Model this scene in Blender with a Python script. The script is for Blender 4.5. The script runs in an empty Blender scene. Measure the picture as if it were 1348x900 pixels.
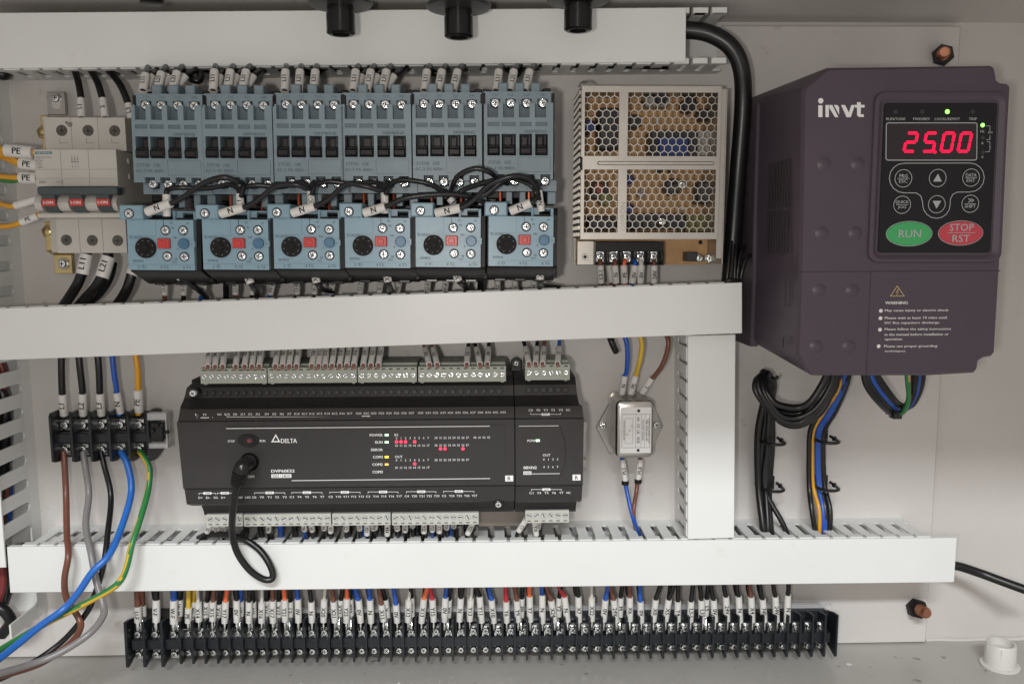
import bpy, bmesh, math, random
from mathutils import Vector, Matrix
random.seed(7)
SC = bpy.context.scene
COL = SC.collection
MM = 0.001
# ------------------------------------------------------------------ camera
F, CX, CY, DIST = 1100.0, 674.0, 450.0, 620.0          # focal length and centre in photo pixels, distance to plate in mm
n_ = Vector(((645-CX)/F, (CY-319)/F, 1)).normalized()   # plate normal seen by the camera
dn = Vector(((714-CX)/F, -(9519-CY)/F, 1))              # where the plate's verticals run to
up_ = -(dn - n_*dn.dot(n_)).normalized()
rt_ = up_.cross(n_)
if rt_.x < 0: rt_ = -rt_
cam_right = Vector((rt_.x, n_.x, up_.x)); cam_up = Vector((rt_.y, n_.y, up_.y)); cam_fwd = Vector((rt_.z, n_.z, up_.z))
cd = bpy.data.cameras.new('camera'); cam = bpy.data.objects.new('camera', cd); COL.objects.link(cam)
cam.matrix_world = Matrix(((cam_right.x, cam_up.x, -cam_fwd.x, 0), (cam_right.y, cam_up.y, -cam_fwd.y, -DIST*MM),
                           (cam_right.z, cam_up.z, -cam_fwd.z, 0), (0, 0, 0, 1)))
cd.sensor_width = 36; cd.lens = F/1348*36; cd.clip_start = 0.01; cd.clip_end = 20
SC.camera = cam
# ------------------------------------------------------------------ world and lamps
wd = bpy.data.worlds.new('World'); SC.world = wd; wd.use_nodes = True
bg = wd.node_tree.nodes['Background']; bg.inputs[0].default_value = (1.0, 0.95, 0.915, 1); bg.inputs[1].default_value = 0.60
def area(name, loc, target, sx, sy, power, col):
    l = bpy.data.lights.new(name, 'AREA'); l.shape = 'RECTANGLE'; l.size = sx; l.size_y = sy; l.energy = power; l.color = col
    o = bpy.data.objects.new(name, l); COL.objects.link(o); o.location = loc
    o.rotation_euler = (Vector(target)-Vector(loc)).to_track_quat('-Z', 'Y').to_euler()
    return o
area('ceiling_lamp', (-0.15, -2.1, 1.25), (0, 0, -0.1), 0.9, 0.14, 43, (0.94, 0.98, 1.0))
area('phone_torch', (-0.048, -0.66, -0.015), (-0.02, 0, 0.0), 0.022, 0.022, 0.9, (1.0, 0.95, 0.88))
SC.view_settings.view_transform = 'Standard'; SC.view_settings.look = 'None'
SC.view_settings.exposure = 0.0; SC.view_settings.gamma = 1
SC.cycles.max_bounces = 7

# ------------------------------------------------------------------ helpers
def U(px, py, d=0.0):
    """photo pixel -> (x, z) in mm on the plane d mm in front of the mounting plate"""
    v = Vector(((px-CX)/F, (CY-py)/F, 1)); w = Vector((v.dot(rt_), v.dot(n_), v.dot(up_)))
    t = (DIST-d)/w.y
    return (t*w.x, t*w.z)
def P(px, py, d=0.0):
    x, z = U(px, py, d); return (x, z, d)

MATS = {}
def mat(name, col, rough=.5, metal=0, bump=0, bscale=900, var=0.0, vscale=40, emit=0, trans=0, coat=0, alpha=1, spots=0, dirt=None, spec=.5):
    if name in MATS: return MATS[name]
    m = bpy.data.materials.new(name); m.use_nodes = True; nt = m.node_tree; b = nt.nodes['Principled BSDF']
    c4 = (col[0], col[1], col[2], 1)
    b.inputs['Base Color'].default_value = c4; b.inputs['Roughness'].default_value = rough; b.inputs['Metallic'].default_value = metal
    b.inputs['Transmission Weight'].default_value = trans; b.inputs['Coat Weight'].default_value = coat; b.inputs['Specular IOR Level'].default_value = spec; b.inputs['Alpha'].default_value = alpha
    if emit:
        b.inputs['Emission Color'].default_value = c4; b.inputs['Emission Strength'].default_value = emit
    if var or bump:
        tc = nt.nodes.new('ShaderNodeTexCoord')
        if var:
            oi = nt.nodes.new('ShaderNodeObjectInfo')
            ad = nt.nodes.new('ShaderNodeVectorMath'); ad.operation = 'ADD'
            nt.links.new(tc.outputs['Object'], ad.inputs[0]); nt.links.new(oi.outputs['Random'], ad.inputs[1])
            nz = nt.nodes.new('ShaderNodeTexNoise'); nz.inputs['Scale'].default_value = vscale; nz.inputs['Detail'].default_value = 5
            nz.inputs['Roughness'].default_value = .65
            nt.links.new(ad.outputs[0], nz.inputs['Vector'])
            rp = nt.nodes.new('ShaderNodeValToRGB'); rp.color_ramp.elements[0].position = .3; rp.color_ramp.elements[1].position = .7
            rp.color_ramp.elements[0].color = tuple(c*(1-var) for c in col)+(1,); rp.color_ramp.elements[1].color = tuple(min(1, c*(1+var)) for c in col)+(1,)
            nt.links.new(nz.outputs['Fac'], rp.inputs['Fac'])
            src = rp.outputs['Color']
            if spots:
                n2 = nt.nodes.new('ShaderNodeTexNoise'); n2.inputs['Scale'].default_value = spots; n2.inputs['Detail'].default_value = 3
                nt.links.new(ad.outputs[0], n2.inputs['Vector'])
                r2 = nt.nodes.new('ShaderNodeValToRGB'); r2.color_ramp.elements[0].position = .69; r2.color_ramp.elements[1].position = .74
                mx = nt.nodes.new('ShaderNodeMixRGB'); nt.links.new(n2.outputs['Fac'], r2.inputs['Fac'])
                nt.links.new(r2.outputs['Color'], mx.inputs['Fac']); nt.links.new(src, mx.inputs['Color1'])
                dc = dirt or tuple(c*.45 for c in col); mx.inputs['Color2'].default_value = tuple(dc)+(1,)
                src = mx.outputs['Color']
            nt.links.new(src, b.inputs['Base Color'])
            mr = nt.nodes.new('ShaderNodeMapRange'); mr.inputs['To Min'].default_value = max(.02, rough-.08); mr.inputs['To Max'].default_value = min(1, rough+.08)
            nt.links.new(nz.outputs['Fac'], mr.inputs['Value']); nt.links.new(mr.outputs['Result'], b.inputs['Roughness'])
        if bump:
            nb = nt.nodes.new('ShaderNodeTexNoise'); nb.inputs['Scale'].default_value = bscale; nb.inputs['Detail'].default_value = 2
            bp = nt.nodes.new('ShaderNodeBump'); bp.inputs['Strength'].default_value = bump; bp.inputs['Distance'].default_value = 0.0004
            nt.links.new(tc.outputs['Object'], nb.inputs['Vector']); nt.links.new(nb.outputs['Fac'], bp.inputs['Height']); nt.links.new(bp.outputs['Normal'], b.inputs['Normal'])
    MATS[name] = m
    return m
M = dict(
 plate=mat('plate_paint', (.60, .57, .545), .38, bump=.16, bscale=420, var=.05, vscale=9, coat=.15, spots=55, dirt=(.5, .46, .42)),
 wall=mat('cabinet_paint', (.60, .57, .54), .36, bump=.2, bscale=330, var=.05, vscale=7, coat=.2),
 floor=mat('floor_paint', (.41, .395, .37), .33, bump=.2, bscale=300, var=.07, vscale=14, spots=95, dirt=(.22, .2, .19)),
 duct=mat('duct_pvc', (.745, .755, .74), .36, bump=.35, bscale=22, var=.025, vscale=10, spots=38, dirt=(.72, .72, .69)),
 ductin=mat('duct_pvc_side', (.70, .705, .69), .45, var=.04, vscale=30),
 blue=mat('contactor_plastic', (.178, .235, .268), .36, bump=.10, bscale=1100, var=.09, vscale=70),
 blue2=mat('relay_plastic', (.215, .335, .41), .36, bump=.05, bscale=1500, var=.05, vscale=60),
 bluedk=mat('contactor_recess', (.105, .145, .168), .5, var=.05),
 black=mat('black_plastic', (.008, .0075, .0075), .42, spec=.3, bump=.05, bscale=1200, var=.3, vscale=80),
 blackg=mat('gloss_black_plastic', (.009, .0085, .009), .24, var=.3, vscale=90, spec=.4),
 strip=mat('terminal_black', (.015, .017, .021), .3, spec=.4, bump=.05, var=.3, vscale=120),
 plc=mat('plc_plastic', (.030, .0275, .027), .42, spec=.4, bump=.12, bscale=1800, var=.08, vscale=60),
 plcd=mat('plc_panel_print', (.022, .020, .020), .5, bump=.03, var=.08),
 green=mat('connector_green_grey', (.34, .365, .315), .5, bump=.05, var=.08, vscale=120),
 grey2=mat('connector_light_grey', (.47, .475, .435), .5, bump=.05, var=.06, vscale=120),
 mcb=mat('breaker_plastic', (.50, .475, .435), .45, bump=.05, bscale=1200, var=.04, vscale=50),
 mcbd=mat('breaker_toggle', (.05, .065, .065), .4, var=.1),
 steel=mat('bright_screw_steel', (.86, .87, .86), .13, 1, bump=.9, bscale=900, var=.12, vscale=500),
 slot=mat('screw_slot_dark', (.05, .05, .05), .5, .6),
 zinc=mat('zinc_plate', (.42, .405, .375), .3, 1, bump=.1, bscale=700, var=.15, vscale=60),
 psu=mat('aluminium_cover', (.50, .47, .425), .38, .9, bump=.05, bscale=500, var=.08, vscale=25),
 brass=mat('yellow_zinc', (.55, .43, .2), .3, 1, var=.25, vscale=90),
 copper=mat('copper', (.42, .19, .115), .35, 1, bump=.2, bscale=1500, var=.25, vscale=200),
 pcb=mat('brown_circuit_board', (.56, .325, .145), .5, var=.12, vscale=120),
 vfd=mat('drive_plastic', (.070, .051, .070), .42, spec=.45, bump=.2, bscale=1500, var=.05, vscale=30),
 vfdd=mat('drive_groove', (.03, .024, .028), .6),
 key=mat('keypad_foil', (.008, .0075, .009), .38, var=.1, spec=.3),
 keyg=mat('display_window', (.012, .005, .006), .12),
 white=mat('white_print', (.78, .77, .76), .6),
 greyp=mat('grey_print', (.42, .42, .43), .6),
 greyp2=mat('dim_grey_print', (.16, .17, .18), .6),
 blackp=mat('black_print', (.012, .012, .014), .6),
 bluep=mat('faint_dark_print', (.08, .12, .145), .6),
 sleeve=mat('white_marker_sleeve', (.66, .645, .615), .4, bump=.04, var=.05, vscale=200),
 red=mat('red_button', (.52, .045, .04), .35),
 bbtn=mat('blue_button', (.06, .155, .26), .35, var=.1),
 runb=mat('green_button', (.05, .38, .12), .35), stopb=mat('red_key', (.52, .05, .07), .35),
 ledr=mat('red_segment_lit', (1.0, .0, .045), .5, emit=1.2), ledr2=mat('red_lamp_lit', (1.0, .03, .07), .5, emit=2.2),
 ledg=mat('green_lamp_lit', (.25, 1.0, .12), .5, emit=2.6), ledw=mat('pale_green_lamp_lit', (.5, 1.0, .5), .5, emit=2.5),
 ledy=mat('yellow_lamp_lit', (1.0, .75, .05), .5, emit=2.3), ledo=mat('orange_lamp_lit', (1.0, .5, .1), .5, emit=1.3),
 ledoff=mat('lamp_dark', (.03, .028, .03), .3),
 clear=mat('clear_cover', (.75, .75, .76), .15, alpha=.42),
 cap=mat('capacitor_blue', (.015, .04, .19), .3), capb=mat('component_dark', (.03, .03, .035), .4), capw=mat('component_white', (.36, .34, .31), .5),
 capg=mat('component_green', (.2, .19, .06), .5), capr=mat('component_red', (.3, .06, .04), .5),
 yel=mat('label_yellow', (.5, .36, .05), .5), cream=mat('cream_plastic', (.62, .60, .57), .35, var=.04),
 teal=mat('teal_print', (.06, .19, .21), .5), tie=mat('black_tie', (.012, .012, .012), .4),
 clampd=mat('clamp_dark', (.10, .09, .08), .5, .3, var=.3, vscale=300), stripm=mat('tarnished_metal', (.25, .22, .19), .45, .5, var=.15, vscale=60), pink=mat('ferrule_pink', (.30, .14, .12), .5),
 plated=mat('plated_clamp', (.72, .73, .72), .22, 1, bump=.5, bscale=900, var=.15, vscale=500),
 chip=mat('paint_chip', (.3, .27, .26), .7), smudge=mat('smudge', (.2, .18, .17), .7),
)
WC = {'black': (.008, .008, .009), 'blue': (.018, .09, .42), 'lightblue': (.02, .135, .50), 'brown': (.165, .062, .04), 'yellow': (.62, .40, .035), 'yellow ochre': (.70, .34, .02),
      'orange': (.8, .16, .06), 'red': (.48, .03, .045), 'white': (.62, .60, .56), 'grey': (.21, .20, .20), 'green': (.03, .20, .055), 'dark red': (.2, .03, .03)}
WM = {k: mat('wire_'+k.replace(' ', '_'), v, .33, bump=.02, bscale=400, var=.06, vscale=150) for k, v in WC.items()}

def inset(poly, b):
    n = len(poly); out = []
    A = sum(poly[i][0]*poly[(i+1) % n][1]-poly[(i+1) % n][0]*poly[i][1] for i in range(n)); sg = 1 if A > 0 else -1
    for i in range(n):
        p0, p1, p2 = poly[i-1], poly[i], poly[(i+1) % n]
        def nr(a, c):
            dx, dz = c[0]-a[0], c[1]-a[1]; l = math.hypot(dx, dz) or 1; return (-dz/l*sg, dx/l*sg)
        n1, n2 = nr(p0, p1), nr(p1, p2); mx, mz = n1[0]+n2[0], n1[1]+n2[1]; q = mx*mx+mz*mz
        k = 2*b/q if q > .3 else b
        out.append((p1[0]+mx*k, p1[1]+mz*k))
    return out
def rrect(x0, x1, z0, z1, r, n=4):
    if x0 > x1: x0, x1 = x1, x0
    if z0 > z1: z0, z1 = z1, z0
    pts = []
    for cx, cz, a0 in ((x1-r, z1-r, 0), (x0+r, z1-r, 90), (x0+r, z0+r, 180), (x1-r, z0+r, 270)):
        for k in range(n+1):
            a = math.radians(a0+90*k/n); pts.append((cx+r*math.cos(a), cz+r*math.sin(a)))
    return pts
def circ(x, z, r, n=16, rz=None, a0=0):
    rz = rz or r
    return [(x+r*math.cos(2*math.pi*k/n+a0), z+rz*math.sin(2*math.pi*k/n+a0)) for k in range(n)]
def catmull(pts, sub):
    if len(pts) < 3 or sub < 2: return [Vector(p) for p in pts]
    P_ = [Vector(p) for p in pts]; out = []
    ext = [P_[0]*2-P_[1]]+P_+[P_[-1]*2-P_[-2]]
    for i in range(1, len(ext)-2):
        a, b, c, d = ext[i-1:i+3]
        for k in range(sub):
            t = k/sub; out.append(.5*((2*b)+(c-a)*t+(2*a-5*b+4*c-d)*t*t+(3*b-a-3*c+d)*t**3))
    out.append(P_[-1]); return out
TXT = {}
def text_geo(s, bold):
    if (s, bold) in TXT: return TXT[(s, bold)]
    c = bpy.data.curves.new('t', 'FONT'); c.body = s; c.size = 1; c.resolution_u = 2; 
    o = bpy.data.objects.new('t', c); me = o.to_mesh()
    v = [(p.co.x, p.co.y) for p in me.vertices]; f = [tuple(q.vertices) for q in me.polygons]
    o.to_mesh_clear(); bpy.data.objects.remove(o); bpy.data.curves.remove(c)
    w_ = .05 if bold else .02; nv = len(v)
    v = [(p[0]-w_/2, p[1]) for p in v]+[(p[0]+w_/2, p[1]+(.004 if bold else 0)) for p in v]; f = f+[tuple(i+nv for i in q) for q in f]
    if not v: v = [(0, 0)]
    x0 = min(p[0] for p in v); x1 = max(p[0] for p in v); y0 = min(p[1] for p in v); y1 = max(p[1] for p in v)
    TXT[(s, bold)] = (v, f, x0, x1, y0, y1); return TXT[(s, bold)]
TSUB = {}
def text_sub(s, bold):
    if (s, bold) in TSUB: return TSUB[(s, bold)]
    v, f, a0, a1, b0, b1 = text_geo(s, bold); v2 = []; f2 = []; H = (b1-b0)*.3; half = len(v)//2
    for q in f:
        st = [tuple(v[i] for i in (q[0], q[k], q[k+1])) for k in range(1, len(q)-1)]; lvl = 1 if q[0] >= half else 0
        while st:
            t = st.pop()
            if max(p[1] for p in t)-min(p[1] for p in t) > H and len(st) < 60:
                e = max(range(3), key=lambda i: abs(t[i][1]-t[(i+1) % 3][1])); a, b, c = t[e], t[(e+1) % 3], t[(e+2) % 3]; m = ((a[0]+b[0])/2, (a[1]+b[1])/2)
                st += [(a, m, c), (m, b, c)]
            else:
                n = len(v2); v2 += [(p[0], p[1], lvl) for p in t]; f2.append((n, n+1, n+2))
    TSUB[(s, bold)] = (v2, f2, a0, a1, b0, b1); return TSUB[(s, bold)]
class MB:
    def __init__(s): s.v = []; s.f = []; s.m = []
    def add(s, vs, fs, m=0):
        o = len(s.v); s.v += [tuple(p) for p in vs]; s.f += [tuple(i+o for i in f) for f in fs]; s.m += [m]*len(fs); return s
    def loft(s, A, dA, B, dB, m=0, capA=False, capB=False):
        n = len(A); vs = [(p[0], p[1], dA) for p in A]+[(p[0], p[1], dB) for p in B]
        fs = [(i, (i+1) % n, n+(i+1) % n, n+i) for i in range(n)]
        if capA: fs.append(tuple(range(n)))
        if capB: fs.append(tuple(range(n, 2*n)))
        return s.add(vs, fs, m)
    def prism(s, poly, d0, d1, b=0, m=0, mf=None):
        n = len(poly); rings = [(poly, d0)]
        if b > 0: rings += [(poly, d1-b), (inset(poly, b), d1)]
        else: rings += [(poly, d1)]
        vs = [(p[0], p[1], d) for q, d in rings for p in q]; fs = [tuple(range(n))]
        for k in range(len(rings)-1):
            fs += [(k*n+i, k*n+(i+1) % n, (k+1)*n+(i+1) % n, (k+1)*n+i) for i in range(n)]
        s.add(vs, fs, m)
        o = len(s.v)-n; s.f.append(tuple(range(o, o+n))); s.m.append(m if mf is None else mf); return s
    def box(s, x0, x1, z0, z1, d0, d1, b=0, m=0, mf=None):
        if x0 > x1: x0, x1 = x1, x0
        if z0 > z1: z0, z1 = z1, z0
        return s.prism([(x0, z0), (x1, z0), (x1, z1), (x0, z1)], d0, d1, b, m, mf)
    def profx(s, prof, x0, x1, m=0):          # profile (z, d) run along x
        n = len(prof); vs = [(x0, p[0], p[1]) for p in prof]+[(x1, p[0], p[1]) for p in prof]
        return s.add(vs, [(i, (i+1) % n, n+(i+1) % n, n+i) for i in range(n)]+[tuple(range(n)), tuple(range(n, 2*n))], m)
    def profz(s, prof, z0, z1, m=0):          # profile (x, d) run along z
        n = len(prof); vs = [(p[0], z0, p[1]) for p in prof]+[(p[0], z1, p[1]) for p in prof]
        return s.add(vs, [(i, (i+1) % n, n+(i+1) % n, n+i) for i in range(n)]+[tuple(range(n)), tuple(range(n, 2*n))], m)
    def cyl(s, x, z, r, d0, d1, n=16, b=0, m=0, mf=None): return s.prism(circ(x, z, r, n), d0, d1, b, m, mf)
    def rod(s, p, ax, prof, n=16, m=0):       # lathe: prof = [(t, r)] along axis ax from p
        p = Vector(p); ax = Vector(ax).normalized(); a = ax.orthogonal().normalized(); b = ax.cross(a); vs = []
        for t, r in prof:
            vs += [tuple(p+ax*t+(a*math.cos(2*math.pi*k/n)+b*math.sin(2*math.pi*k/n))*r) for k in range(n)]
        fs = [(j*n+i, j*n+(i+1) % n, (j+1)*n+(i+1) % n, (j+1)*n+i) for j in range(len(prof)-1) for i in range(n)]
        fs += [tuple(range(n)), tuple(range((len(prof)-1)*n, len(prof)*n))]
        return s.add(vs, fs, m)
    def tube(s, pts, r, n=8, sub=5, ms=(0,), twist=0.0):
        c = catmull(pts, sub); T = []
        for i in range(len(c)):
            t = c[min(i+1, len(c)-1)]-c[max(i-1, 0)]; T.append(t.normalized() if t.length > 1e-9 else Vector((0, 0, 1)))
        u = T[0].cross(Vector((0, 0, 1)));  u = (u if u.length > .1 else T[0].cross(Vector((1, 0, 0)))).normalized(); vs = []; fs = []
        o = len(s.v)
        for i, p in enumerate(c):
            u = (u-T[i]*u.dot(T[i])).normalized(); w = T[i].cross(u); rr = r if not callable(r) else r(i/(len(c)-1))
            for k in range(n):
                a = 2*math.pi*k/n+twist*i/len(c); vs.append(tuple(p+(u*math.cos(a)+w*math.sin(a))*rr))
        s.v += vs
        for i in range(len(c)-1):
            for k in range(n):
                s.f.append((o+i*n+k, o+i*n+(k+1) % n, o+(i+1)*n+(k+1) % n, o+(i+1)*n+k)); s.m.append(ms[int(k*len(ms)/n)])
        s.f += [tuple(range(o, o+n)), tuple(range(o+(len(c)-1)*n, o+len(c)*n))]; s.m += [ms[0], ms[0]]
        return s
    def relief(s, x0, x1, z0, z1, db, d, rects=(), m=0):
        """front face at depth d stepped by rects (x0,x1,z0,z1,d[,mat]) with real walls between the levels"""
        R = [(min(a[0], a[1]), max(a[0], a[1]), min(a[2], a[3]), max(a[2], a[3]), a[4], a[5] if len(a) > 5 else m) for a in rects]
        if z0 > z1: z0, z1 = z1, z0
        xs = sorted({round(v, 3) for v in [x0, x1]+[r[i] for r in R for i in (0, 1)] if x0-1e-6 <= v <= x1+1e-6})
        zs = sorted({round(v, 3) for v in [z0, z1]+[r[i] for r in R for i in (2, 3)] if z0-1e-6 <= v <= z1+1e-6})
        H = {}
        for i in range(len(xs)-1):
            for j in range(len(zs)-1):
                cx = (xs[i]+xs[i+1])/2; cz = (zs[j]+zs[j+1])/2; h = (d, m)
                for r in R:
                    if r[0] < cx < r[1] and r[2] < cz < r[3]: h = (r[4], r[5])
                H[i, j] = h
        q = lambda a, mm: s.add(a, [(0, 1, 2, 3)], mm)
        for (i, j), (h, mm) in H.items():
            a, b, c, e = xs[i], xs[i+1], zs[j], zs[j+1]
            if h is None: continue
            q([(a, c, h), (b, c, h), (b, e, h), (a, e, h)], mm)
            for (di, dj, e0, e1) in ((-1, 0, (a, c), (a, e)), (1, 0, (b, c), (b, e)), (0, -1, (a, c), (b, c)), (0, 1, (a, e), (b, e))):
                g = H.get((i+di, j+dj), (db, m))[0]
                if g is None: g = db
                if g < h-1e-6: q([(e0[0], e0[1], g), (e1[0], e1[1], g), (e1[0], e1[1], h), (e0[0], e0[1], h)], mm)
        return s
    def text(s, t, x, z, d, h=None, w=None, al='C', ang=0, m=0, bold=False, slant=0):
        """lettering centred (or left/right) on x, z; h is the letter height, w the run length, in mm"""
        v, f, a0, a1, b0, b1 = text_geo(t, bold); H = b1-b0; L = a1-a0
        if h is None: h = 2
        sz = h/max(H, .01); sx = (w/max(L, .01)) if w else sz
        ox = {'C': (a0+a1)/2, 'L': a0, 'R': a1}[al]; oz = (b0+b1)/2; ca, sa = math.cos(ang), math.sin(ang); out = []
        for p in v:
            a = (p[0]-ox)*sx; b = (p[1]-oz)*sz; a += b*slant; out.append((x+a*ca-b*sa, z+a*sa+b*ca, d+(.03 if len(out) >= len(v)//2 else 0)))
        return s.add(out, f, m)
    def mesh(s, name, mats, smooth=35, fix=True):
        me = bpy.data.meshes.new(name)
        me.from_pydata([(p[0]*MM, -p[2]*MM, p[1]*MM) for p in s.v], [], s.f)
        for q in mats: me.materials.append(q if not isinstance(q, str) else M[q])
        me.polygons.foreach_set('material_index', s.m)
        if fix:
            bm = bmesh.new(); bm.from_mesh(me); bmesh.ops.recalc_face_normals(bm, faces=bm.faces); bm.to_mesh(me); bm.free()
        me.polygons.foreach_set('use_smooth', [True]*len(me.polygons)); me.set_sharp_from_angle(angle=math.radians(smooth))
        me.update(); return me
def props(o, label=None, cat=None, group=None, kind=None):
    if label: o['label'] = label
    if cat: o['category'] = cat
    if group: o['group'] = group
    if kind: o['kind'] = kind
    return o
class Thing:
    def __init__(s, name, label, cat, o=(0, 0), ang=0, group=None):
        s.o = o; s.ang = ang; s.root = bpy.data.objects.new(name, None); s.root.empty_display_size = .01; COL.objects.link(s.root)
        s.root.location = (o[0]*MM, 0, o[1]*MM); s.root.rotation_euler = (0, -ang, 0); props(s.root, label, cat, group)
    def u(s, px, py, d=0):
        x, z = U(px, py, d); x -= s.o[0]; z -= s.o[1]; c, a = math.cos(-s.ang), math.sin(-s.ang); return (x*c-z*a, x*a+z*c)
    def p(s, px, py, d=0):
        a = s.u(px, py, d); return (a[0], a[1], d)
    def part(s, name, mb, mats=None, parent=None, loc=(0, 0, 0), ang=0, label=None, kind=None, scale=None):
        me = mb.mesh(name, mats) if isinstance(mb, MB) else mb
        o = bpy.data.objects.new(name, me); COL.objects.link(o); o.parent = parent or s.root
        o.location = (loc[0]*MM, -loc[2]*MM, loc[1]*MM); o.rotation_euler = (0, -ang, 0)
        if scale: o.scale = scale
        if label: o['label'] = label
        if kind: o['kind'] = kind
        return o
def vary(r):
    for ch in r.children:
        if ch.name.startswith('screw') and 'well' not in ch.name: ch.rotation_euler = (0, random.uniform(0, 3), 0)
        if ch.name.startswith('dial'): ch.rotation_euler = (0, random.uniform(-.6, .6), 0)
def dup(root, o, ang, label):
    r = root.copy(); COL.objects.link(r); r.location = (o[0]*MM, 0, o[1]*MM); r.rotation_euler = (0, -ang, 0); r['label'] = label
    for ch in list(root.children):
        c = ch.copy(); COL.objects.link(c); c.parent = r
        for g in ch.children:
            e = g.copy(); COL.objects.link(e); e.parent = c
    vary(r); return r
def single(name, mb, mats, label=None, cat=None, group=None, kind=None, o=None):
    """a one-mesh top-level object with its origin at o (x, z, d)"""
    if o is None:
        n = len(mb.v); o = (sum(p[0] for p in mb.v)/n, sum(p[1] for p in mb.v)/n, min(p[2] for p in mb.v))
    mb.v = [(p[0]-o[0], p[1]-o[1], p[2]-o[2]) for p in mb.v]
    ob = bpy.data.objects.new(name, mb.mesh(name, mats)); COL.objects.link(ob); ob.location = (o[0]*MM, -o[2]*MM, o[1]*MM)
    return props(ob, label, cat, group, kind)

# shared small meshes
def screw_mesh(r, slotted=False, n=14):
    b = MB(); b.prism(circ(0, 0, r, n), -1.2, .15, 0, 0); b.loft(circ(0, 0, r, n), .15, circ(0, 0, r*.78, n), r*.33, 0); b.loft(circ(0, 0, r*.78, n), r*.33, circ(0, 0, r*.3, n), r*.4, 0, capB=True)
    w = r*.11; L = r*.55; t = r*.43
    a = .6
    b.box(-L, L, -w, w, t-.1, t, 0, 1)
    if not slotted: b.box(-w, w, -L, L, t-.1, t+.02, 0, 1)
    return b.mesh('screw', ['steel', 'slot'])
SCREW = {k: screw_mesh(k) for k in (2.1, 2.3, 2.6, 2.9, 3.0, 1.6)}
SLOTSCREW = screw_mesh(1.9, True)
def screws(T, pts, r=2.6, name='screw', slotted=False):
    for x, z, d in pts: T.part(name, SLOTSCREW if slotted else SCREW[r], loc=(x, z, d), ang=random.uniform(0, 3.1))
def hexa(r, a=0): return circ(0, 0, r, 6, a0=a)

NW = [0]
def wire(pts, r, color, label, sleeve=None, text=None, cat='wire', group=None, sub=5, n=8, srad=None, name='wire', tsize=None, tip=None, scol='sleeve', flip=1, tbold=True, twist=0.0):
    """pts: list of (x, z, d). sleeve = ((x,z,d),(x,z,d)) ends of its marker tube, text printed along it"""
    b = MB()
    if isinstance(color, tuple): b.tube(pts, r, n, sub, ms=[0]*(n//4)+[1]*(n//2)+[0]*(n-n//2-n//4), twist=twist); mats = [WM[color[0]], WM[color[1]]]
    else: b.tube(pts, r, n, sub); mats = [WM[color]]
    if sleeve:      # inside its sleeve the wire runs straight
        SA, SB = Vector(sleeve[0]), Vector(sleeve[1]); SD = SB-SA; SL = SD.length; SD.normalize(); sr_ = srad or r*1.5; nn = n
        nr = (len(b.v))//nn
        for j in range(nr):
            ring = [Vector(p) for p in b.v[j*nn:(j+1)*nn]]; c_ = sum(ring, Vector())/nn; t_ = (c_-SA).dot(SD); e_ = c_-SA-SD*t_
            if -.6 < t_ < SL+.6 and e_.length < sr_*4: b.v[j*nn:(j+1)*nn] = [tuple(p-e_) for p in ring]
    if isinstance(color, tuple):    # two-tone insulation: stripe runs along one flank
        sd = Vector((.62, .74, -.2)); nr = len(b.v)//n; cen = [sum((Vector(p) for p in b.v[j*n:(j+1)*n]), Vector())/n for j in range(nr)]
        for fi, fc in enumerate(b.f):
            if len(fc) == 4:
                c4_ = sum((Vector(b.v[i]) for i in fc), Vector())/4; c0 = (cen[fc[0]//n]+cen[fc[2]//n])/2; b.m[fi] = 0 if (c4_-c0).dot(sd) > 0 else 1
    o = Vector(pts[0]); b.v = [(p[0]-o.x, p[1]-o.y, p[2]-o.z) for p in b.v]
    ob = bpy.data.objects.new(name, b.mesh(name, mats, 60)); COL.objects.link(ob); ob.location = (o.x*MM, -o.z*MM, o.y*MM)
    props(ob, label, cat, group)
    if sleeve:
        A = Vector(sleeve[0])-o; B = Vector(sleeve[1])-o; ax = (B-A); L = ax.length; ax.normalize(); sr = srad or r*1.5
        q = MB(); q.rod(A, ax, [(0, sr*.8), (0, sr), (L*.3, sr*1.02), (L, sr), (L, sr*.8)], 12)
        so = bpy.data.objects.new('marker_sleeve', q.mesh('marker_sleeve', [M[scol]], 50)); COL.objects.link(so); so.parent = ob
        if text:
            v, f, a0, a1, b0, b1 = text_sub(text, tbold); h = tsize or sr*1.15; k = h/max(b1-b0, .01)
            if (a1-a0)*k > L*.9: k2 = L*.9/(a1-a0)
            else: k2 = k
            fr = Vector((0, 0, 1)); fr = (fr-ax*fr.dot(ax)).normalized(); axd = ax*flip; sd = fr.cross(axd)
            C = A+ax*L*.5; out = []
            for p in v:
                uu = (p[0]-(a0+a1)/2)*k2; vv = (p[1]-(b0+b1)/2)*k; an = vv/sr
                out.append(tuple(C+axd*uu+(sd*math.sin(an)+fr*math.cos(an))*(sr*1.02+.12+.03*p[2])))
            t = MB(); t.add(out, f); to = bpy.data.objects.new('lettering', t.mesh('lettering', [M['blackp']], fix=False)); COL.objects.link(to); to.parent = so
    if tip:
        q = MB(); q.tube(tip, r*1.1, 8, 3); q.v = [(p[0]-o.x, p[1]-o.y, p[2]-o.z) for p in q.v]
        to = bpy.data.objects.new('ferrule', q.mesh('ferrule', ['steel'], 60)); COL.objects.link(to); to.parent = ob
    return ob
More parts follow.
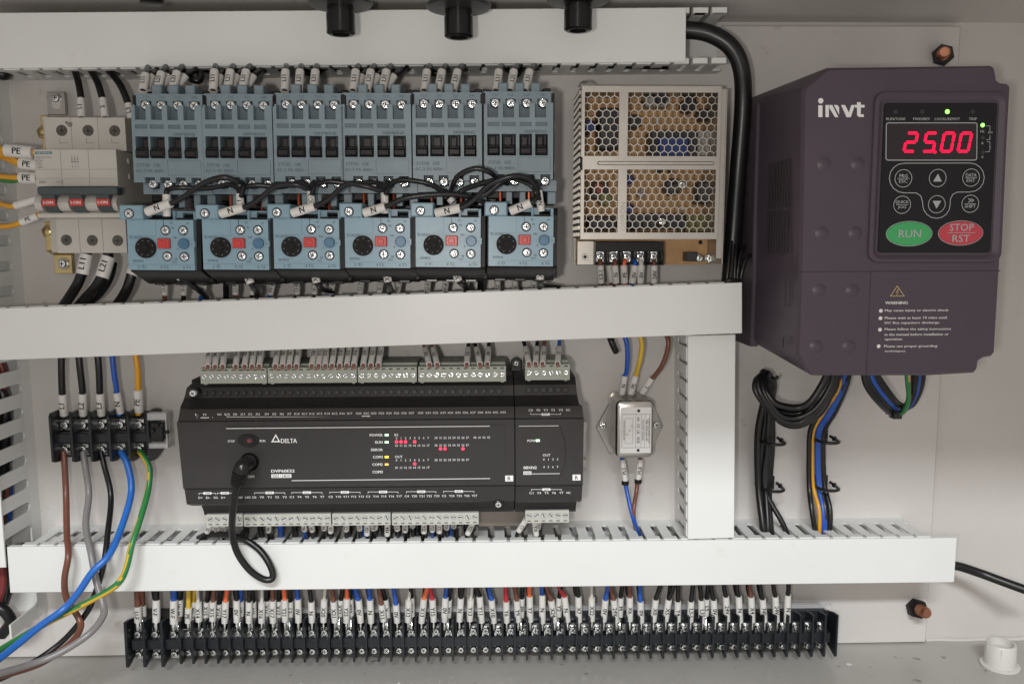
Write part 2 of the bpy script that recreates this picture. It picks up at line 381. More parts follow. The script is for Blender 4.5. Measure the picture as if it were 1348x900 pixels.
# ------------------------------------------------------------------ the cabinet
zf = U(1200, 846.5, 0)[1]; zc = U(1100, 27, 0)[1]
b = MB(); b.box(-520, 520, zf-15, zc+15, -8, -6); single('back_wall', b, ['wall'], kind='structure')
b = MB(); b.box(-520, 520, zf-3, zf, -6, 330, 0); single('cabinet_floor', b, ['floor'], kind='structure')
b = MB(); b.box(-520, 520, zc, zc+3, -6, 500, 0); single('cabinet_ceiling', b, ['wall'], kind='structure')  # front overhang out of view, lengthened to shade the upper panel
for s_, nm in ((-1, 'side_wall'), (1, 'side_wall')):
    b = MB(); b.box(s_*517, s_*520, zf, zc, -6, 330); single(nm, b, ['wall'], kind='structure')
pl = [U(-60, 30, 0), U(1262, 28, 0), U(1241, 300, 0), U(1228, 560, 0), U(1222, 845, 0), U(-60, 858, 0)]
b = MB(); xr = (U(1262, 28, 0)[0]+U(1222, 845, 0)[0])/2; b.box(U(-120, 30)[0], xr, U(1200, 845.3, 0)[1], U(1200, 34, 0)[1], -4, 0, .8)
single('mounting_plate', b, ['plate'], kind='structure')
# sealant bead along the floor joint
b = MB(); xs = [xr+2+i*9 for i in range(20)]
b.tube([(x, zf+.3+random.uniform(-.5, .5), -5+random.uniform(0, 2)) for x in xs], 1.6, 8, 3); single('sealant_bead', b, ['wall'], kind='structure')
for i, (px, py, w) in enumerate(((1118, 874, 7), (1105, 877, 4), (739, 874, 7), (770, 877, 3), (525, 899, 4), (285, 876, 3), (42, 896, 4), (225, 880, 2), (595, 891, 2), (330, 884, 2), (900, 885, 2))):
    v = Vector(((px-CX)/F, (CY-py)/F, 1)); w_ = Vector((v.dot(rt_), v.dot(n_), v.dot(up_))); t = zf/w_.z
    x, d = t*w_.x, DIST-t*w_.y
    b = MB(); b.add([(x+w*.35*math.cos(a)*random.uniform(.4, 1.2), zf+.15, d+w*.3*math.sin(a)*random.uniform(.4, 1.2)) for a in [k*.785 for k in range(8)]], [tuple(range(8))])
    single('paint_chip', b, ['chip' if i % 4 else 'white'], ['brown scuff mark on the grey cabinet floor right of the long strip', 'small brown fleck beside the scuff mark on the floor', 'pale paint scrape on the floor below the middle of the long strip', 'short pale scrape on the floor right of the longer one', 'dark ringlike fleck on the floor near the bottom middle', 'tiny dark fleck under the left part of the long strip', 'dark fleck on the floor under the grey and brown wires', 'tiny fleck just below the three wide poles', 'tiny dark speck on the floor under the middle of the strip', 'faint speck on the floor left of the middle', 'faint speck on the floor right of the middle'][i], 'paint mark')

# ------------------------------------------------------------------ wiring ducts
DD = 50.0
def finger_mesh(w, pitch, d0, d1, lip=True):
    f = (pitch-w)/2*.98; pts = []
    for k in range(5):
        a = math.radians(90*k/4); pts.append((-w/2-f+f*math.sin(a), d0+f*1.15*(1-math.cos(a))))
    left = pts+[(-w/2, d1)]
    prof = left+[(-x, d) for x, d in reversed(left)]
    b = MB(); n = len(prof)
    vs = [(p[0], 0, p[1]) for p in prof]+[(p[0], 1.3, p[1]) for p in prof]
    b.add(vs, [(i, (i+1) % n, n+(i+1) % n, n+i) for i in range(n)]+[tuple(range(n)), tuple(range(n, 2*n))])
    if lip: b.box(-pitch*.40, pitch*.40, -2.3, 1.3, d1-6, d1-.2, .4)      # catch lip on the outer side (z<0 is outside)
    return b.mesh('finger', ['ductin'])
FIN = {}
def duct(label, A, B, h, pitch=12.6, vis=(-1,), c0=0, c1=0, skip=lambda side, t: False, group='white slotted wiring ducts', depth=DD, cover=True, dy=0):
    """A, B: photo pixels of the two ends of the centre line on the cover front; c0/c1: how far the base runs on beyond the cover"""
    a = Vector(U(A[0], A[1], depth)); e = Vector(U(B[0], B[1], depth)); L = (e-a).length; ang = math.atan2(e.y-a.y, e.x-a.x)
    T = Thing('wiring_duct', label, 'cable duct', (a.x, a.y), ang, group)
    if cover:
        q = MB(); n = 24
        q.prism([(0, -h/2), (L, -h/2), (L, h/2), (0, h/2)], depth-1.6, depth, .35)
        q.box(0.3, L-.3, h/2-1.4, h/2-.1, depth-4.5, depth-1.6); q.box(.3, L-.3, -h/2+.1, -h/2+1.4, depth-4.5, depth-1.6)
        T.part('cover', q, ['duct'])
    hi = h/2-1.6; x0, x1 = -c0, L+c1
    q = MB(); q.box(x0+.2, x1-.2, -hi+.25, hi-.25, 0.25, 1.8); T.part('back_strip', q, ['ductin'])
    for side in (-1, 1):
        q = MB(); q.box(x0, x1, side*hi, side*(hi-1.3), .03, 11, 0); T.part('side_strip', q, ['ductin'])
        key = (pitch,); w = pitch*.59; key = (pitch, depth)
        if key not in FIN: FIN[key] = finger_mesh(w, pitch, 10.9, depth-2)
        k = 0; t = x0+pitch/2; joined = MB()
        while t < x1:
            if not skip(side, t):
                if side in vis: T.part('finger', FIN[key], loc=(t, side*hi, 0), ang=(0 if side < 0 else math.pi))
                else: joined.box(t-w/2, t+w/2, side*hi, side*(hi-1.3), 10.9, depth-2)
            t += pitch
        if joined.v: T.part('slotted_side', joined, ['ductin'])
    return T
def mmh(px): return px/(F/(DIST-DD))
duct('top horizontal duct with its cover ending short under the black cable', (-30, 54), (903, 46), mmh(67), c1=34, vis=(-1, 1))
duct('middle horizontal duct with slightly tilted cover, under the contactors', (-40, 441.5), (977, 405.3), 67.5/(F/(DIST-62)), vis=(1,), c1=-4, depth=62.0)
duct('bottom horizontal duct with the widest cover, above the long terminal strip', (11, 750), (1258, 737), mmh(64), vis=(1,), c1=-16, c0=-8, pitch=12.2)
duct('right vertical duct between middle and bottom ducts, beside the metal filter', (936, 708.5), (937, 441), mmh(64), vis=(1,))
# left vertical duct: only its inner side is in the picture
T = Thing('wiring_duct', 'left vertical duct cut off by the left picture edge, with long slots', 'cable duct', U(-40, 450, 0), 0, 'white slotted wiring ducts')
T.o = U(-40, 450, 0)
xr0 = T.u(33, 400)[0]; zt = T.u(20, 92, 0)[1]; zb = T.u(50, 803, 0)[1]
tilt = -.0
q = MB(); q.box(xr0-61.8, xr0-.3, zb+.3, zt-.3, .3, 1.8); T.part('back_strip', q, ['ductin'])
q = MB(); q.box(xr0-1.3, xr0, zb, zt, .03, 13); T.part('side_strip', q, ['duct'])
q = MB(); q.box(xr0-62, xr0-60.7, zb, zt, .4, 48); T.part('slotted_side', q, ['duct'])
q = MB(); q.box(xr0-63, xr0+.8, zb+54, zt, 48.4, 50, .3); T.part('cover', q, ['duct'])
FL = finger_mesh(10.2, 17.6, 12.8, 48, False); z = zt-6
while z > zb+62 or (zb+2 < z < zb+14):
    T.part('finger', FL, loc=(xr0, z, 0), ang=math.pi/2); z -= 17.6
    if z < zb+62 and z > zb+14: z = zb+6
# ------------------------------------------------------------------ copper studs, glands, cap
def stud(px, py, d0, label, tiltx, tilty, base):
    x, z = U(px, py, base); T = Thing('copper_bolt', label, 'bolt', (x, z), group='copper welded studs with black nuts')
    ax = Vector((tiltx, tilty, 1)).normalized()
    q = MB(); q.rod((0, 0, base-1), ax, [(0, 7.6), (0, 7.6), (8, 7.6), (9, 6.8)], 6); T.part('nut', q, ['black'])
    q = MB(); prof = [(0, 4.3)]
    for k in range(13): prof += [(k*1.5+.4, 4.5), (k*1.5+1.0, 3.9)]
    prof += [(19.5, 4.4), (22, 3.2)]
    q.rod((0, 0, base-2), ax, prof, 16); T.part('thread', q, ['copper'])
stud(1241, 74, 0, 'upper copper bolt above the purple grey drive', -.42, -.05, 0)
stud(1204, 799, 0, 'lower copper bolt right of the bottom strip', -.02, .18, 0)
for i, (px, py, lb, sc) in enumerate(((449, 46, 'left black cable gland hanging over the top duct', 1), (604, 50, 'middle black cable gland hanging over the top duct', 1.02), (761, 41, 'right black cable gland hanging over the top duct', 1), (200, 4, 'small dark gland tip at the top left edge of the picture', .8))):
    d = 88; x, z = U(px, py, d); T = Thing('cable_gland', lb, 'cable gland', (x, z), group='black cable glands in the cabinet roof')
    H = zc-z; q = MB(); R = 8.7*sc
    q.rod((0, 0, d), (0, 1, 0), [(3.5, R*.62), (0, R*.62), (0, R*.86), (.8, R), (12, R), (12.2, R*.93), (H-12, R*.93)], 28); T.part('body', q, ['blackg'])
    q = MB(); prof = [(H-14, R*.9)]
    for k in range(5): prof += [(H-13.5+k*1.4, R*1.06), (H-12.8+k*1.4, R*.97)]
    q.rod((0, 0, d), (0, 1, 0), prof, 24); T.part('thread', q, ['black'])
    q = MB(); q.rod((0, 0, d), (0, 1, 0), [(16.5, R*1.2), (17.2, R*2.15), (19, R*2.25), (19, R*2.0)], 36); T.part('washer', q, ['plc'])
    q = MB(); q.rod((0, 0, d), (0, 1, 0), [(19, R*1.5), (H-.2, R*1.5)], 6); T.part('nut', q, ['black'])
v = Vector(((1316-CX)/F, (CY-876)/F, 1)); w_ = Vector((v.dot(rt_), v.dot(n_), v.dot(up_))); t = zf/w_.z; x, d = t*w_.x, DIST-t*w_.y
T = Thing('plastic_cap', 'white round plastic cap standing on the cabinet floor at right', 'cap', (x, zf))
q = MB(); q.rod((0, 0, d), (0, 1, 0), [(0.2, 13.5), (1.6, 13.5), (2.2, 12.4), (2.2, 10)], 32); T.part('flange', q, ['cream'])
q = MB(); q.rod((0, 0, d), (0, 1, 0), [(2.1, 11), (17.5, 10.3), (18.3, 9.8), (18.3, 8.6), (13, 8.4)], 32); T.part('collar', q, ['cream'])
q = MB()
for k in range(6):
    a = k*math.pi/3; q.rod((9.9*math.cos(a), 10, d+9.9*math.sin(a)), (0, 1, 0), [(-7, .9), (7, .8)], 6)
T.part('rib', q, ['cream'])
# ------------------------------------------------------------------ rails
def din_rail(px0, px1, py, label, hgt=35):
    x0, z = U(px0, py, 6); x1, _ = U(px1, py, 6); T = Thing('mounting_rail', label, 'rail', ((x0+x1)/2, z), group='metal mounting rails'); L = (x1-x0)/2
    q = MB(); q.profx([(-hgt/2, 7.5), (-hgt/2, 6.5), (-hgt/2+5, 6.5), (-hgt/2+5, .3), (hgt/2-5, .3), (hgt/2-5, 6.5), (hgt/2, 6.5), (hgt/2, 7.5), (hgt/2-6, 7.5), (hgt/2-6, 1.3), (-hgt/2+6, 1.3), (-hgt/2+6, 7.5)], -L, L); T.part('rail', q, ['zinc'])
din_rail(165, 730, 195, 'metal rail behind the row of six contactors')
din_rail(262, 772, 590, 'metal rail behind the long black controller')


# ------------------------------------------------------------------ contactors
C_O = [(172, 138), (264.5, 138), (358.7, 137.2), (448.7, 137), (542.4, 136.3), (637, 135.2)]
K = 9.323
def cx(v): return (v-55)/K
def cz(v): return -(v-262)/K
def make_contactor():
    T = Thing('contactor', '', 'contactor', (0, 0), 0, 'grey blue contactors in a row on the rail')
    q = MB(); q.box(.6, 42.8, cz(800), cz(150), 8, 66, 1); q.box(-1.0, .9, cz(690), cz(200), 56, 84.5, .3); q.box(42.1, 44.1, cz(690), cz(200), 56, 84.5, .3); q.box(1.2, 42, cz(745), cz(185), 56, 76, .6); T.part('base', q, ['black'])
    wins = [(72, 147), (155, 240), (258, 333), (350, 425)]; slots = [(75, 137), (166, 228), (258, 318), (350, 413)]
    bs = [145, 232, 320, 410]
    R = [(cx(a), cx(b), cz(345), cz(262), 83.5, 1) for a, b in slots]
    R += [(cx(a)+.1, cx(b)-.1, cz(560), cz(438), 79, 2) for a, b in wins]
    R += [(cx(a-28), cx(a+28), cz(697), cz(668), 82, 1) for a in bs]
    R += [(cx(a)+.3, cx(b)-.3, cz(395), cz(371), 89.3, 1) for a, b in wins]      # small recessed tabs above the windows
    R += [(0, cx(95)-3.2, 0, cz(275), 86, 0)]
    R += [(cx(250), cx(252), cz(655), cz(570), 89.3), (cx(438), cx(440), cz(655), cz(570), 89.3), (cx(250), cx(440), cz(572), cz(570), 89.3), (cx(250), cx(440), cz(655), cz(653), 89.3)]
    q = MB(); q.relief(cx(55), cx(455), cz(697), 0, 83.6, 90, R, 0)
    for a in bs[:3]: pass
    T.part('housing', q, ['blue', 'bluedk', 'black'])
    # top terminal tier with a round screw well for each pole
    q = MB(); q.relief(cx(55), cx(455), 0, cz(190), 58, 84, [(cx(a-30), cx(a+30), cz(262), cz(232), 81.5, 1) for a in (120, 210, 303, 397)], 0)
    T.part('terminal_tier', q, ['blue', 'bluedk'])
    for a in (138, 234, 330): 
        q = MB(); q.box(cx(a), cx(a+56), cz(190), cz(132), 60, 80, .7); T.part('divider', q, ['blue'])
    T.part('corner_block', MB().box(cx(52), cx(100), cz(188), cz(150), 40, 66, .5), ['black']); T.part('corner_block', MB().box(cx(410), cx(455), cz(188), cz(145), 40, 68, .5), ['black'])
    q = MB(); q.relief(cx(76), cx(481), cz(760), cz(697)-.01, 56, 82, [(cx(a-27), cx(a+27), cz(728), cz(697), 79.5, 1) for a in bs], 0)
    for a in (182, 262, 352, 430): q.box(cx(a), cx(a+38 if a < 400 else a+50), cz(835), cz(760)-.02, 56, 78, .4)
    T.part('lower_tier', q, ['blue', 'bluedk'])
    for (a, b) in wins:
        xa, xb = cx(a)+.35, cx(b)-.35
        q = MB(); q.box(xa, xb, cz(556), cz(515), 79, 92.5, .9); q.box(xa+.3, xb-.3, cz(516), cz(500), 79, 90, .6); T.part('plunger', q, ['blackg'])
        q = MB(); q.box(xa+1.4, xb-2.4, cz(505), cz(445), 79, 83, .3); q.box(xb-1.6, xb-.7, cz(505), cz(442), 79, 86); T.part('slider', q, ['plc'])
    for a, c in [(a, 257) for a in (120, 210, 303, 397)]+[(a, 703) for a in bs]: T.part('screw_well', MB().cyl(cx(a), cz(c), 3.15, 79, 84.3 if c < 300 else 84.6, 18), ['black'])
    screws(T, [(cx(a), cz(257), 84.6) for a in (120, 210, 303, 397)]+[(cx(a), cz(703), 85.2) for a in bs], 2.9)
    t = MB()
    t.text('SIEMENS', cx(352), cz(424), 90.12, 1.75, 13.6, bold=True)
    T.part('maker_lettering', t, ['bluep'])
    t = MB(); t.text('3TF30  10E', cx(75), cz(600), 90.12, 2.0, 14.5, 'L'); t.text('AC-3 9A 400V~', cx(68), cz(632), 90.12, 2.0, 18.5, 'L')
    for a, s_ in zip((120, 210, 303, 397), ('1 L1', '3 L2', '5 L3', '13 NO')): t.text(s_, cx(a), cz(208), 84.12, 1.6, 3.4)
    for a, s_ in zip(bs, ('2 T1', '4 T2', '6 T3', '14 NO')): t.text(s_, cx(a), cz(742), 82.12, 1.5, 3.4)
    T.part('type_lettering', t, ['bluep'])
    T.part('pin', MB().rod((cx(150), cz(760), 70), (0, -1, 0), [(0, 1.25), (12, 1.25)], 10), [mat('red_copper_pin', (.5, .12, .06), .3, .7)])
    T.part('pin', MB().rod((cx(325), cz(760), 66), (0, -1, 0), [(0, 1.25), (12, 1.25)], 10), [mat('red_copper_pin', (.5, .12, .06), .3, .7)])
    return T.root
LBL = ['leftmost blue grey contactor, beside the white circuit breaker', 'second contactor from the left, above the second relay', 'third contactor from the left, above the third relay',
       'fourth contactor from the left, above the fourth relay', 'fifth contactor, with a bright mark in its third window', 'rightmost blue grey contactor, next to the perforated power supply']
ct = make_contactor()
for i, (px, py) in enumerate(C_O):
    o = U(px, py, 90); a = -.012+.002*i
    if i == 0: ct.location = (o[0]*MM, 0, o[1]*MM); ct.rotation_euler = (0, -a, 0); ct['label'] = LBL[0]
    else:
        r = dup(ct, o, a, LBL[i])
# ------------------------------------------------------------------ overload relays
R_O = [(166.7, 289), (265.6, 288.6), (359.5, 287.6), (453.6, 286.4), (547, 285.6), (643.3, 284.5)]
def rx(v): return (v-75)/9.41
def rz_(v): return -(v-310)/9.41
def make_relay():
    T = Thing('overload_relay', '', 'relay', (0, 0), 0, 'blue overload relays below the contactors')
    q = MB(); q.profx([(5, 10), (5, 80), (1, 89), (-30.5, 91.5), (-32, 90), (-41, 63), (-41, 10)], -.8, 43.2)
    q.box(41.5, 44.6, -39, 6, 10, 74, .6)
    T.part('housing', q, ['black'])
    for k in range(3):
        q = MB(); q.box(4+k*13, 11.5+k*13, -41.6, -33.5, 52, 66, .5); T.part('terminal_clamp', q, ['blackg'])
    dia = circ(rx(180), rz_(472), 6.4, 28)
    q = MB()
    fx0, fx1, fz0 = 0, rx(455), rz_(600)
    q.relief(fx0, fx1, fz0, 0, 86, 95, [(fx0, rx(240), rz_(405), rz_(317), 95.0), (rx(238), rx(241), rz_(405), 0, 94.6), (fx0, rx(240), rz_(406), rz_(403), 94.6),
             (fx0, fx1, rz_(569), rz_(566), 94.5), (rx(160), rx(163), rz_(600), rz_(568), 94.6), (rx(300), rx(303), rz_(600), rz_(568), 94.6),
             (rx(283), rx(287), rz_(355), rz_(310), 93.5), (rx(250), rx(322), rz_(477), rz_(416), 94)], 0)
    T.part('face', q, ['blue2', 'bluedk'])
    q = MB(); q.relief(rx(185), rx(458), 0.01, rz_(258), 70, 88, [(rx(190), rx(330), rz_(300), rz_(262), 84, 0), (rx(375), rx(440), rz_(296), rz_(266), 82.5, 1)], 0)
    q.box(rx(325), rx(340), 0.02, rz_(256), 88, 91, .3); q.box(rx(440), rx(458), 0.02, rz_(260), 88, 90, .3)
    T.part('shelf', q, ['blue2', 'bluedk'])
    for a, c, dd_ in ((295, 370, 95.15), (397, 370, 95.15), (300, 520, 95.15), (398, 522, 95.15), (107, 277, 99.15)): T.part('screw_well', MB().cyl(rx(a), rz_(c), 3.05, dd_-2, dd_, 18), ['black'])
    q = MB(); q.box(rx(50), rx(183), rz_(309), rz_(228), 68, 99, .7); T.part('lug', q, ['blue2'])
    q = MB(); q.cyl(0, 0, 6.3, 94.5, 96.6, 28, .3); q.box(-3.6, 3.6, -.5, .5, 96.6, 97.2); q.box(-.5, .5, -3.6, 3.6, 96.6, 97.15)
    q.cyl(0, 0, 2.2, 96.6, 97.5, 14, .2)
    dd = T.part('dial', q, [mat('dial_black', (.011, .010, .010), .6, spec=.2)], loc=(rx(180), rz_(472), 0))
    q = MB()
    for k in range(8):
        a = k*math.pi/4+.3; q.box(4.7*math.cos(a)-.35, 4.7*math.cos(a)+.35, 4.7*math.sin(a)-.25, 4.7*math.sin(a)+.25, 96.62, 96.72)
    T.part('scale_mark', q, ['greyp2'], parent=dd)
    q = MB(); q.box(rx(252), rx(320), rz_(474), rz_(418), 94, 97.2, .4); q.box(rx(268), rx(303), rz_(462), rz_(432), 97.2, 97.9, .3); T.part('test_button', q, ['red'])
    q = MB(); q.cyl(rx(400), rz_(447), 3.3, 94.6, 97.4, 18, .5); q.box(rx(400)-2, rx(400)+2, rz_(447)-.5, rz_(447)+.5, 97.4, 98); q.box(rx(400)-.5, rx(400)+.5, rz_(447)-2, rz_(447)+2, 97.4, 97.95); T.part('reset_button', q, ['bbtn'])
    q = MB(); q.relief(rx(432), rx(462), rz_(465), rz_(430), 92, 95.8, [(rx(440), rx(454), rz_(456), rz_(440), 92.2, 1)]); T.part('seal_loop', q, ['blue2', 'black'])
    screws(T, [(rx(295), rz_(370), 95.1), (rx(397), rz_(370), 95.1), (rx(300), rz_(520), 95.1), (rx(398), rz_(522), 95.1), (rx(107), rz_(277), 99.3)], 2.6)
    screws(T, [(8, -33, 60), (21, -33, 60), (34, -33, 60)], 2.6)
    t = MB(); t.text('3UA50', rx(85), rz_(413), 95.12, 1.6, 8, 'L'); t.text('SIEMENS', rx(100), rz_(548), 95.12, 1.5, 6.5, 'L')
    for s_, a in (('2 T1', 150), ('4 T2', 277), ('6 T3', 410)): t.text(s_, rx(a), rz_(583), 95.12, 1.7, 4.6)
    for s_, a, c in (('95', 330, 328), ('96', 338, 355), ('97', 345, 412), ('98', 350, 535), ('NO', 340, 552), ('97', 425, 330), ('A', 362, 478), ('H', 355, 412)): t.text(s_, rx(a), rz_(c), 95.12, 1.3)
    T.part('type_lettering', t, ['bluep'])
    return T.root
LR = ['leftmost overload relay, below the first contactor', 'second overload relay from the left', 'third overload relay from the left', 'fourth overload relay from the left',
      'fifth overload relay, with a lighter shining face', 'rightmost overload relay, with the sleeve NO at its top right']
rr = make_relay()
for i, (px, py) in enumerate(R_O):
    o = U(px, py, 95); a = -.012
    if i == 0: rr.location = (o[0]*MM, 0, o[1]*MM); rr.rotation_euler = (0, -a, 0); rr['label'] = LR[0]
    else: dup(rr, o, a, LR[i])

# ------------------------------------------------------------------ circuit breaker
T = Thing('circuit_breaker', 'white three pole circuit breaker with red I-ON windows, switched on', 'circuit breaker', U(110, 240, 0))
def X(px, d): return T.u(px, 240, d)[0]
def Z(py, d): return T.u(110, py, d)[1]
def rectpx(a, b, c, e, d): return (X(a, d), X(b, d), Z(e, d), Z(c, d))
q = MB(); q.box(X(62, 40), X(172, 40), Z(332, 40), Z(154, 40), 8, 40); q.relief(X(64, 58), X(169, 58), Z(199, 58), Z(155, 58), 30, 58, [(X(a-.5, 58), X(a+.5, 58), Z(199, 58), Z(155, 58), 57.5) for a in (98.5, 133.5)])
q.relief(X(70, 58), X(162, 58), Z(333, 58), Z(287, 58), 30, 58, [(X(a-.5, 58), X(a+.5, 58), Z(333, 58), Z(287, 58), 57.5) for a in (100, 131)])
T.part('terminal_block', q, ['mcb'])
for i, (px, py) in enumerate(((81.3, 172), (116, 172), (151, 172.5), (87.5, 316), (121.6, 316.5), (155, 316.8))):
    x, z = T.u(px, py, 58); q = MB(); q.cyl(x, z, 3.6, 58.01, 58.15, 20, 0, 0); q.cyl(x, z, 2.9, 58.02, 58.3, 18, .15, 1); q.box(x-1.8, x+1.8, z-.22, z+.22, 58.3, 58.4, 0, 2); q.box(x-.22, x+.22, z-1.8, z+1.8, 58.3, 58.39, 0, 2); T.part('clamp_screw', q, ['clampd', 'clampd', 'black'])
q = MB(); q.relief(X(47.5, 76), X(155, 76), Z(283, 76), Z(197, 76), 12, 76,
   [(X(81.7, 76), X(82.5, 76), Z(256, 76), Z(197, 76), 75.5), (X(118, 76), X(118.8, 76), Z(256, 76), Z(197, 76), 75.5), (X(47.5, 76), X(82, 76), Z(223.5, 76), Z(222.7, 76), 75.4), (X(84, 76), X(117.5, 76), Z(223.5, 76), Z(222.7, 76), 75.4), (X(120.5, 76), X(155, 76), Z(223.5, 76), Z(222.7, 76), 75.4),
    (X(47.5, 76), X(155, 76), Z(235.5, 76), Z(234.7, 76), 75.4), (X(47.5, 76), X(155, 76), Z(281, 76), Z(245, 76), 73)], 0)
q.profx([(Z(288, 66), 58), (Z(288, 66), 66), (Z(286.5, 76), 77), (Z(281.5, 76), 77), (Z(281, 76), 60)], X(48, 76), X(156, 76))
T.part('housing', q, ['mcb'])
for a in (47, 73, 110, 145):
    w = 9 if a == 47 else (19 if a != 145 else 10)
    q = MB(); zz0, zz1 = Z(279, 76), Z(256, 76); pr = [(zz0, 72), (zz0, 74)]+[(zz0+(zz1-zz0)*t, 76+4.0*math.sin(math.pi*t)) for t in (.1, .3, .5, .7, .9)]+[(zz1, 74), (zz1, 72)]
    q.profx(pr, X(a, 76), X(a+w, 76)); T.part('hump', q, ['mcb'])
for a in (56.5, 92.5, 128):
    q = MB(); x0, x1 = X(a, 80), X(a+17, 80); q.profx([(Z(279.5, 78), 73), (Z(279.5, 78), 77), (Z(272, 78), 80), (Z(256, 84), 84), (Z(250, 80), 84), (Z(250, 80), 73)], x0, x1)
    h = T.part('lever', q, ['mcbd'])
    q = MB(); q.box(x0+.01, x1-.01, Z(271, 82), Z(262, 82), 80, 82.9, .1); T.part('window', q, ['red'], parent=h)
    q = MB(); q.text('I-ON', (x0+x1)/2, Z(266.6, 82), 83.1, 1.7, 6, bold=True); T.part('lettering', q, ['white'], parent=h)
q = MB(); q.prism(rrect(X(47.5, 88), X(153.5, 88), Z(256.5, 88), Z(245.5, 88), 1.5), 80, 88, .8); T.part('toggle_bar', q, ['mcbd'])
q = MB(); x = X(50, 76); q.box(X(49, 76), X(71, 76), Z(203, 76), Z(199.5, 76), 76.02, 76.1); T.part('maker_print', q, ['teal'])
q = MB(); q.text('SIEMENS', (X(49, 76)+X(71, 76))/2, Z(201.2, 76), 76.2, 1.1, 9, bold=True); T.part('maker_lettering', q, ['mcb'])
q = MB(); q.text('5SJ 63 C32', X(49, 76), Z(207.5, 76), 76.12, 1.5, 10, 'L'); q.text('MCN', X(49, 76), Z(211.5, 76), 76.12, 1.3, None, 'L'); q.text('C32', X(49, 76), Z(215.6, 76), 76.12, 1.5, None, 'L'); q.text('~400V', X(49, 76), Z(220, 76), 76.12, 1.1, None, 'L')
q.text('6000', X(56, 76), Z(239.5, 76), 76.12, 1.5); q.text('CCC', X(79, 76), Z(239.5, 76), 76.12, 1.5)
for k in range(3):
    xx = X(96.5+k*3.8, 76)
    for y0, y1 in ((205, 208), (210, 216), (217.5, 221)): q.box(xx, xx+.25, Z(y1, 76), Z(y0, 76), 76.1, 76.14)
    q.text('x', xx+.1, Z(209.3, 76), 76.12, 1.0)
q.box(X(95, 76), X(106, 76), Z(213.4, 76), Z(212.6, 76), 76.1, 76.14)
T.part('type_lettering', q, ['greyp2'])
q = MB()
for a in (82, 117, 150):
    for c, e in ((183, 188),): q.box(X(a, 58), X(a+.6, 58), Z(e, 58), Z(c-1, 58), 58.02, 58.06); q.box(X(a, 58), X(a+10, 58), Z(188.6, 58), Z(188, 58), 58.02, 58.06)
T.part('circuit_drawing', q, ['greyp2'])
q = MB(); q.cyl(X(97, 58), Z(164, 58), 1.7, 58.02, 58.05, 12); q.cyl(X(94, 58)-.5, Z(161.5, 58), 1.1, 58.02, 58.06, 10); T.part('smudge', q, ['smudge'])
q = MB()
for c in (206, 222): q.cyl(0, 0, .1, 0, .1, 6)
T.part('rivet', MB().rod((X(155, 76)+.0, Z(212, 60), 58), (1, 0, 0), [(0, 2), (.5, 2), (.8, 1.4)], 12), ['mcb']); T.part('rivet', MB().rod((X(155, 76)+.0, Z(232, 60), 58), (1, 0, 0), [(0, 2), (.5, 2), (.8, 1.4)], 12), ['mcb'])
# brackets of the breaker's rail
T = Thing('rail_bracket', 'upper metal bracket with a slotted silver tab left above the breaker', 'bracket', U(74, 150, 0), group='bent metal brackets beside the breaker')
q = MB(); x0, z1 = T.u(61, 121, 8); x1, z0 = T.u(87, 151, 8); q.box(x0, x1, z0, z1, 6, 8, .3); T.part('tab', q, ['zinc'])
q = MB(); x0, z1 = T.u(53, 152, 20); x1, z0 = T.u(66, 197, 20); q.box(x0, x1, z0, z1, 18, 20, .3); a = T.u(87, 151, 8); q.add([(T.u(61, 150, 8)[0], z1+1, 8), (a[0], z1+1, 8), (x1, z1-3, 20), (x0, z1-3, 20)], [(0, 1, 2, 3)]); T.part('strap', q, ['brass'])
q = MB(); x, z = T.u(74, 135, 8); q.prism(rrect(x-3.1, x+3.1, z-4.6, z+2, 2.8), 8.02, 8.1); T.part('tab_slot', q, ['cream'])
x, z = T.u(74.5, 129.5, 8); T.part('screw', SCREW[3.0], loc=(x, z, 9.3)); x, z = T.u(57, 174, 22)
q = MB(); q.rod((x, z, 18), (0, 0, 1), [(0, 5.2), (3.2, 5.2), (3.6, 4)], 6); q.rod((x, z, 21), (0, 0, 1), [(0, 3), (2.5, 2.8), (3, 2)], 12); T.part('bolt', q, ['brass'])
T = Thing('rail_bracket', 'lower yellowish metal bracket and bolt below the breaker', 'bracket', U(76, 330, 0), group='bent metal brackets beside the breaker')
q = MB(); x0, z1 = T.u(70, 333, 10); x1, z0 = T.u(96, 360, 10); q.box(x0, x1, z0, z1, 8, 10, .3); T.part('tab', q, ['brass'])
q = MB(); x0, z1 = T.u(58, 292, 20); x1, z0 = T.u(72, 330, 20); q.box(x0, x1, z0, z1, 18, 20, .3); q.add([(x0, z0, 20), (x1, z0, 20), (T.u(96, 333, 10)[0], T.u(70, 336, 10)[1], 10), (T.u(70, 333, 10)[0], T.u(70, 336, 10)[1], 10)], [(0, 1, 2, 3)]); T.part('strap', q, ['brass'])
q = MB(); x, z = T.u(63, 305, 22); q.rod((x, z, 18), (0, 0, 1), [(0, 5), (3.2, 5), (3.6, 4)], 6); q.rod((x, z, 21), (0, 0, 1), [(0, 3), (2.5, 2.8), (3, 2)], 12); T.part('bolt', q, ['brass'])
x, z = T.u(84, 347, 10); q = MB(); q.cyl(x, z, 4.3, 10, 10.8, 18, .2); T.part('washer', q, ['zinc']); T.part('screw', SCREW[3.0], loc=(x, z, 12))

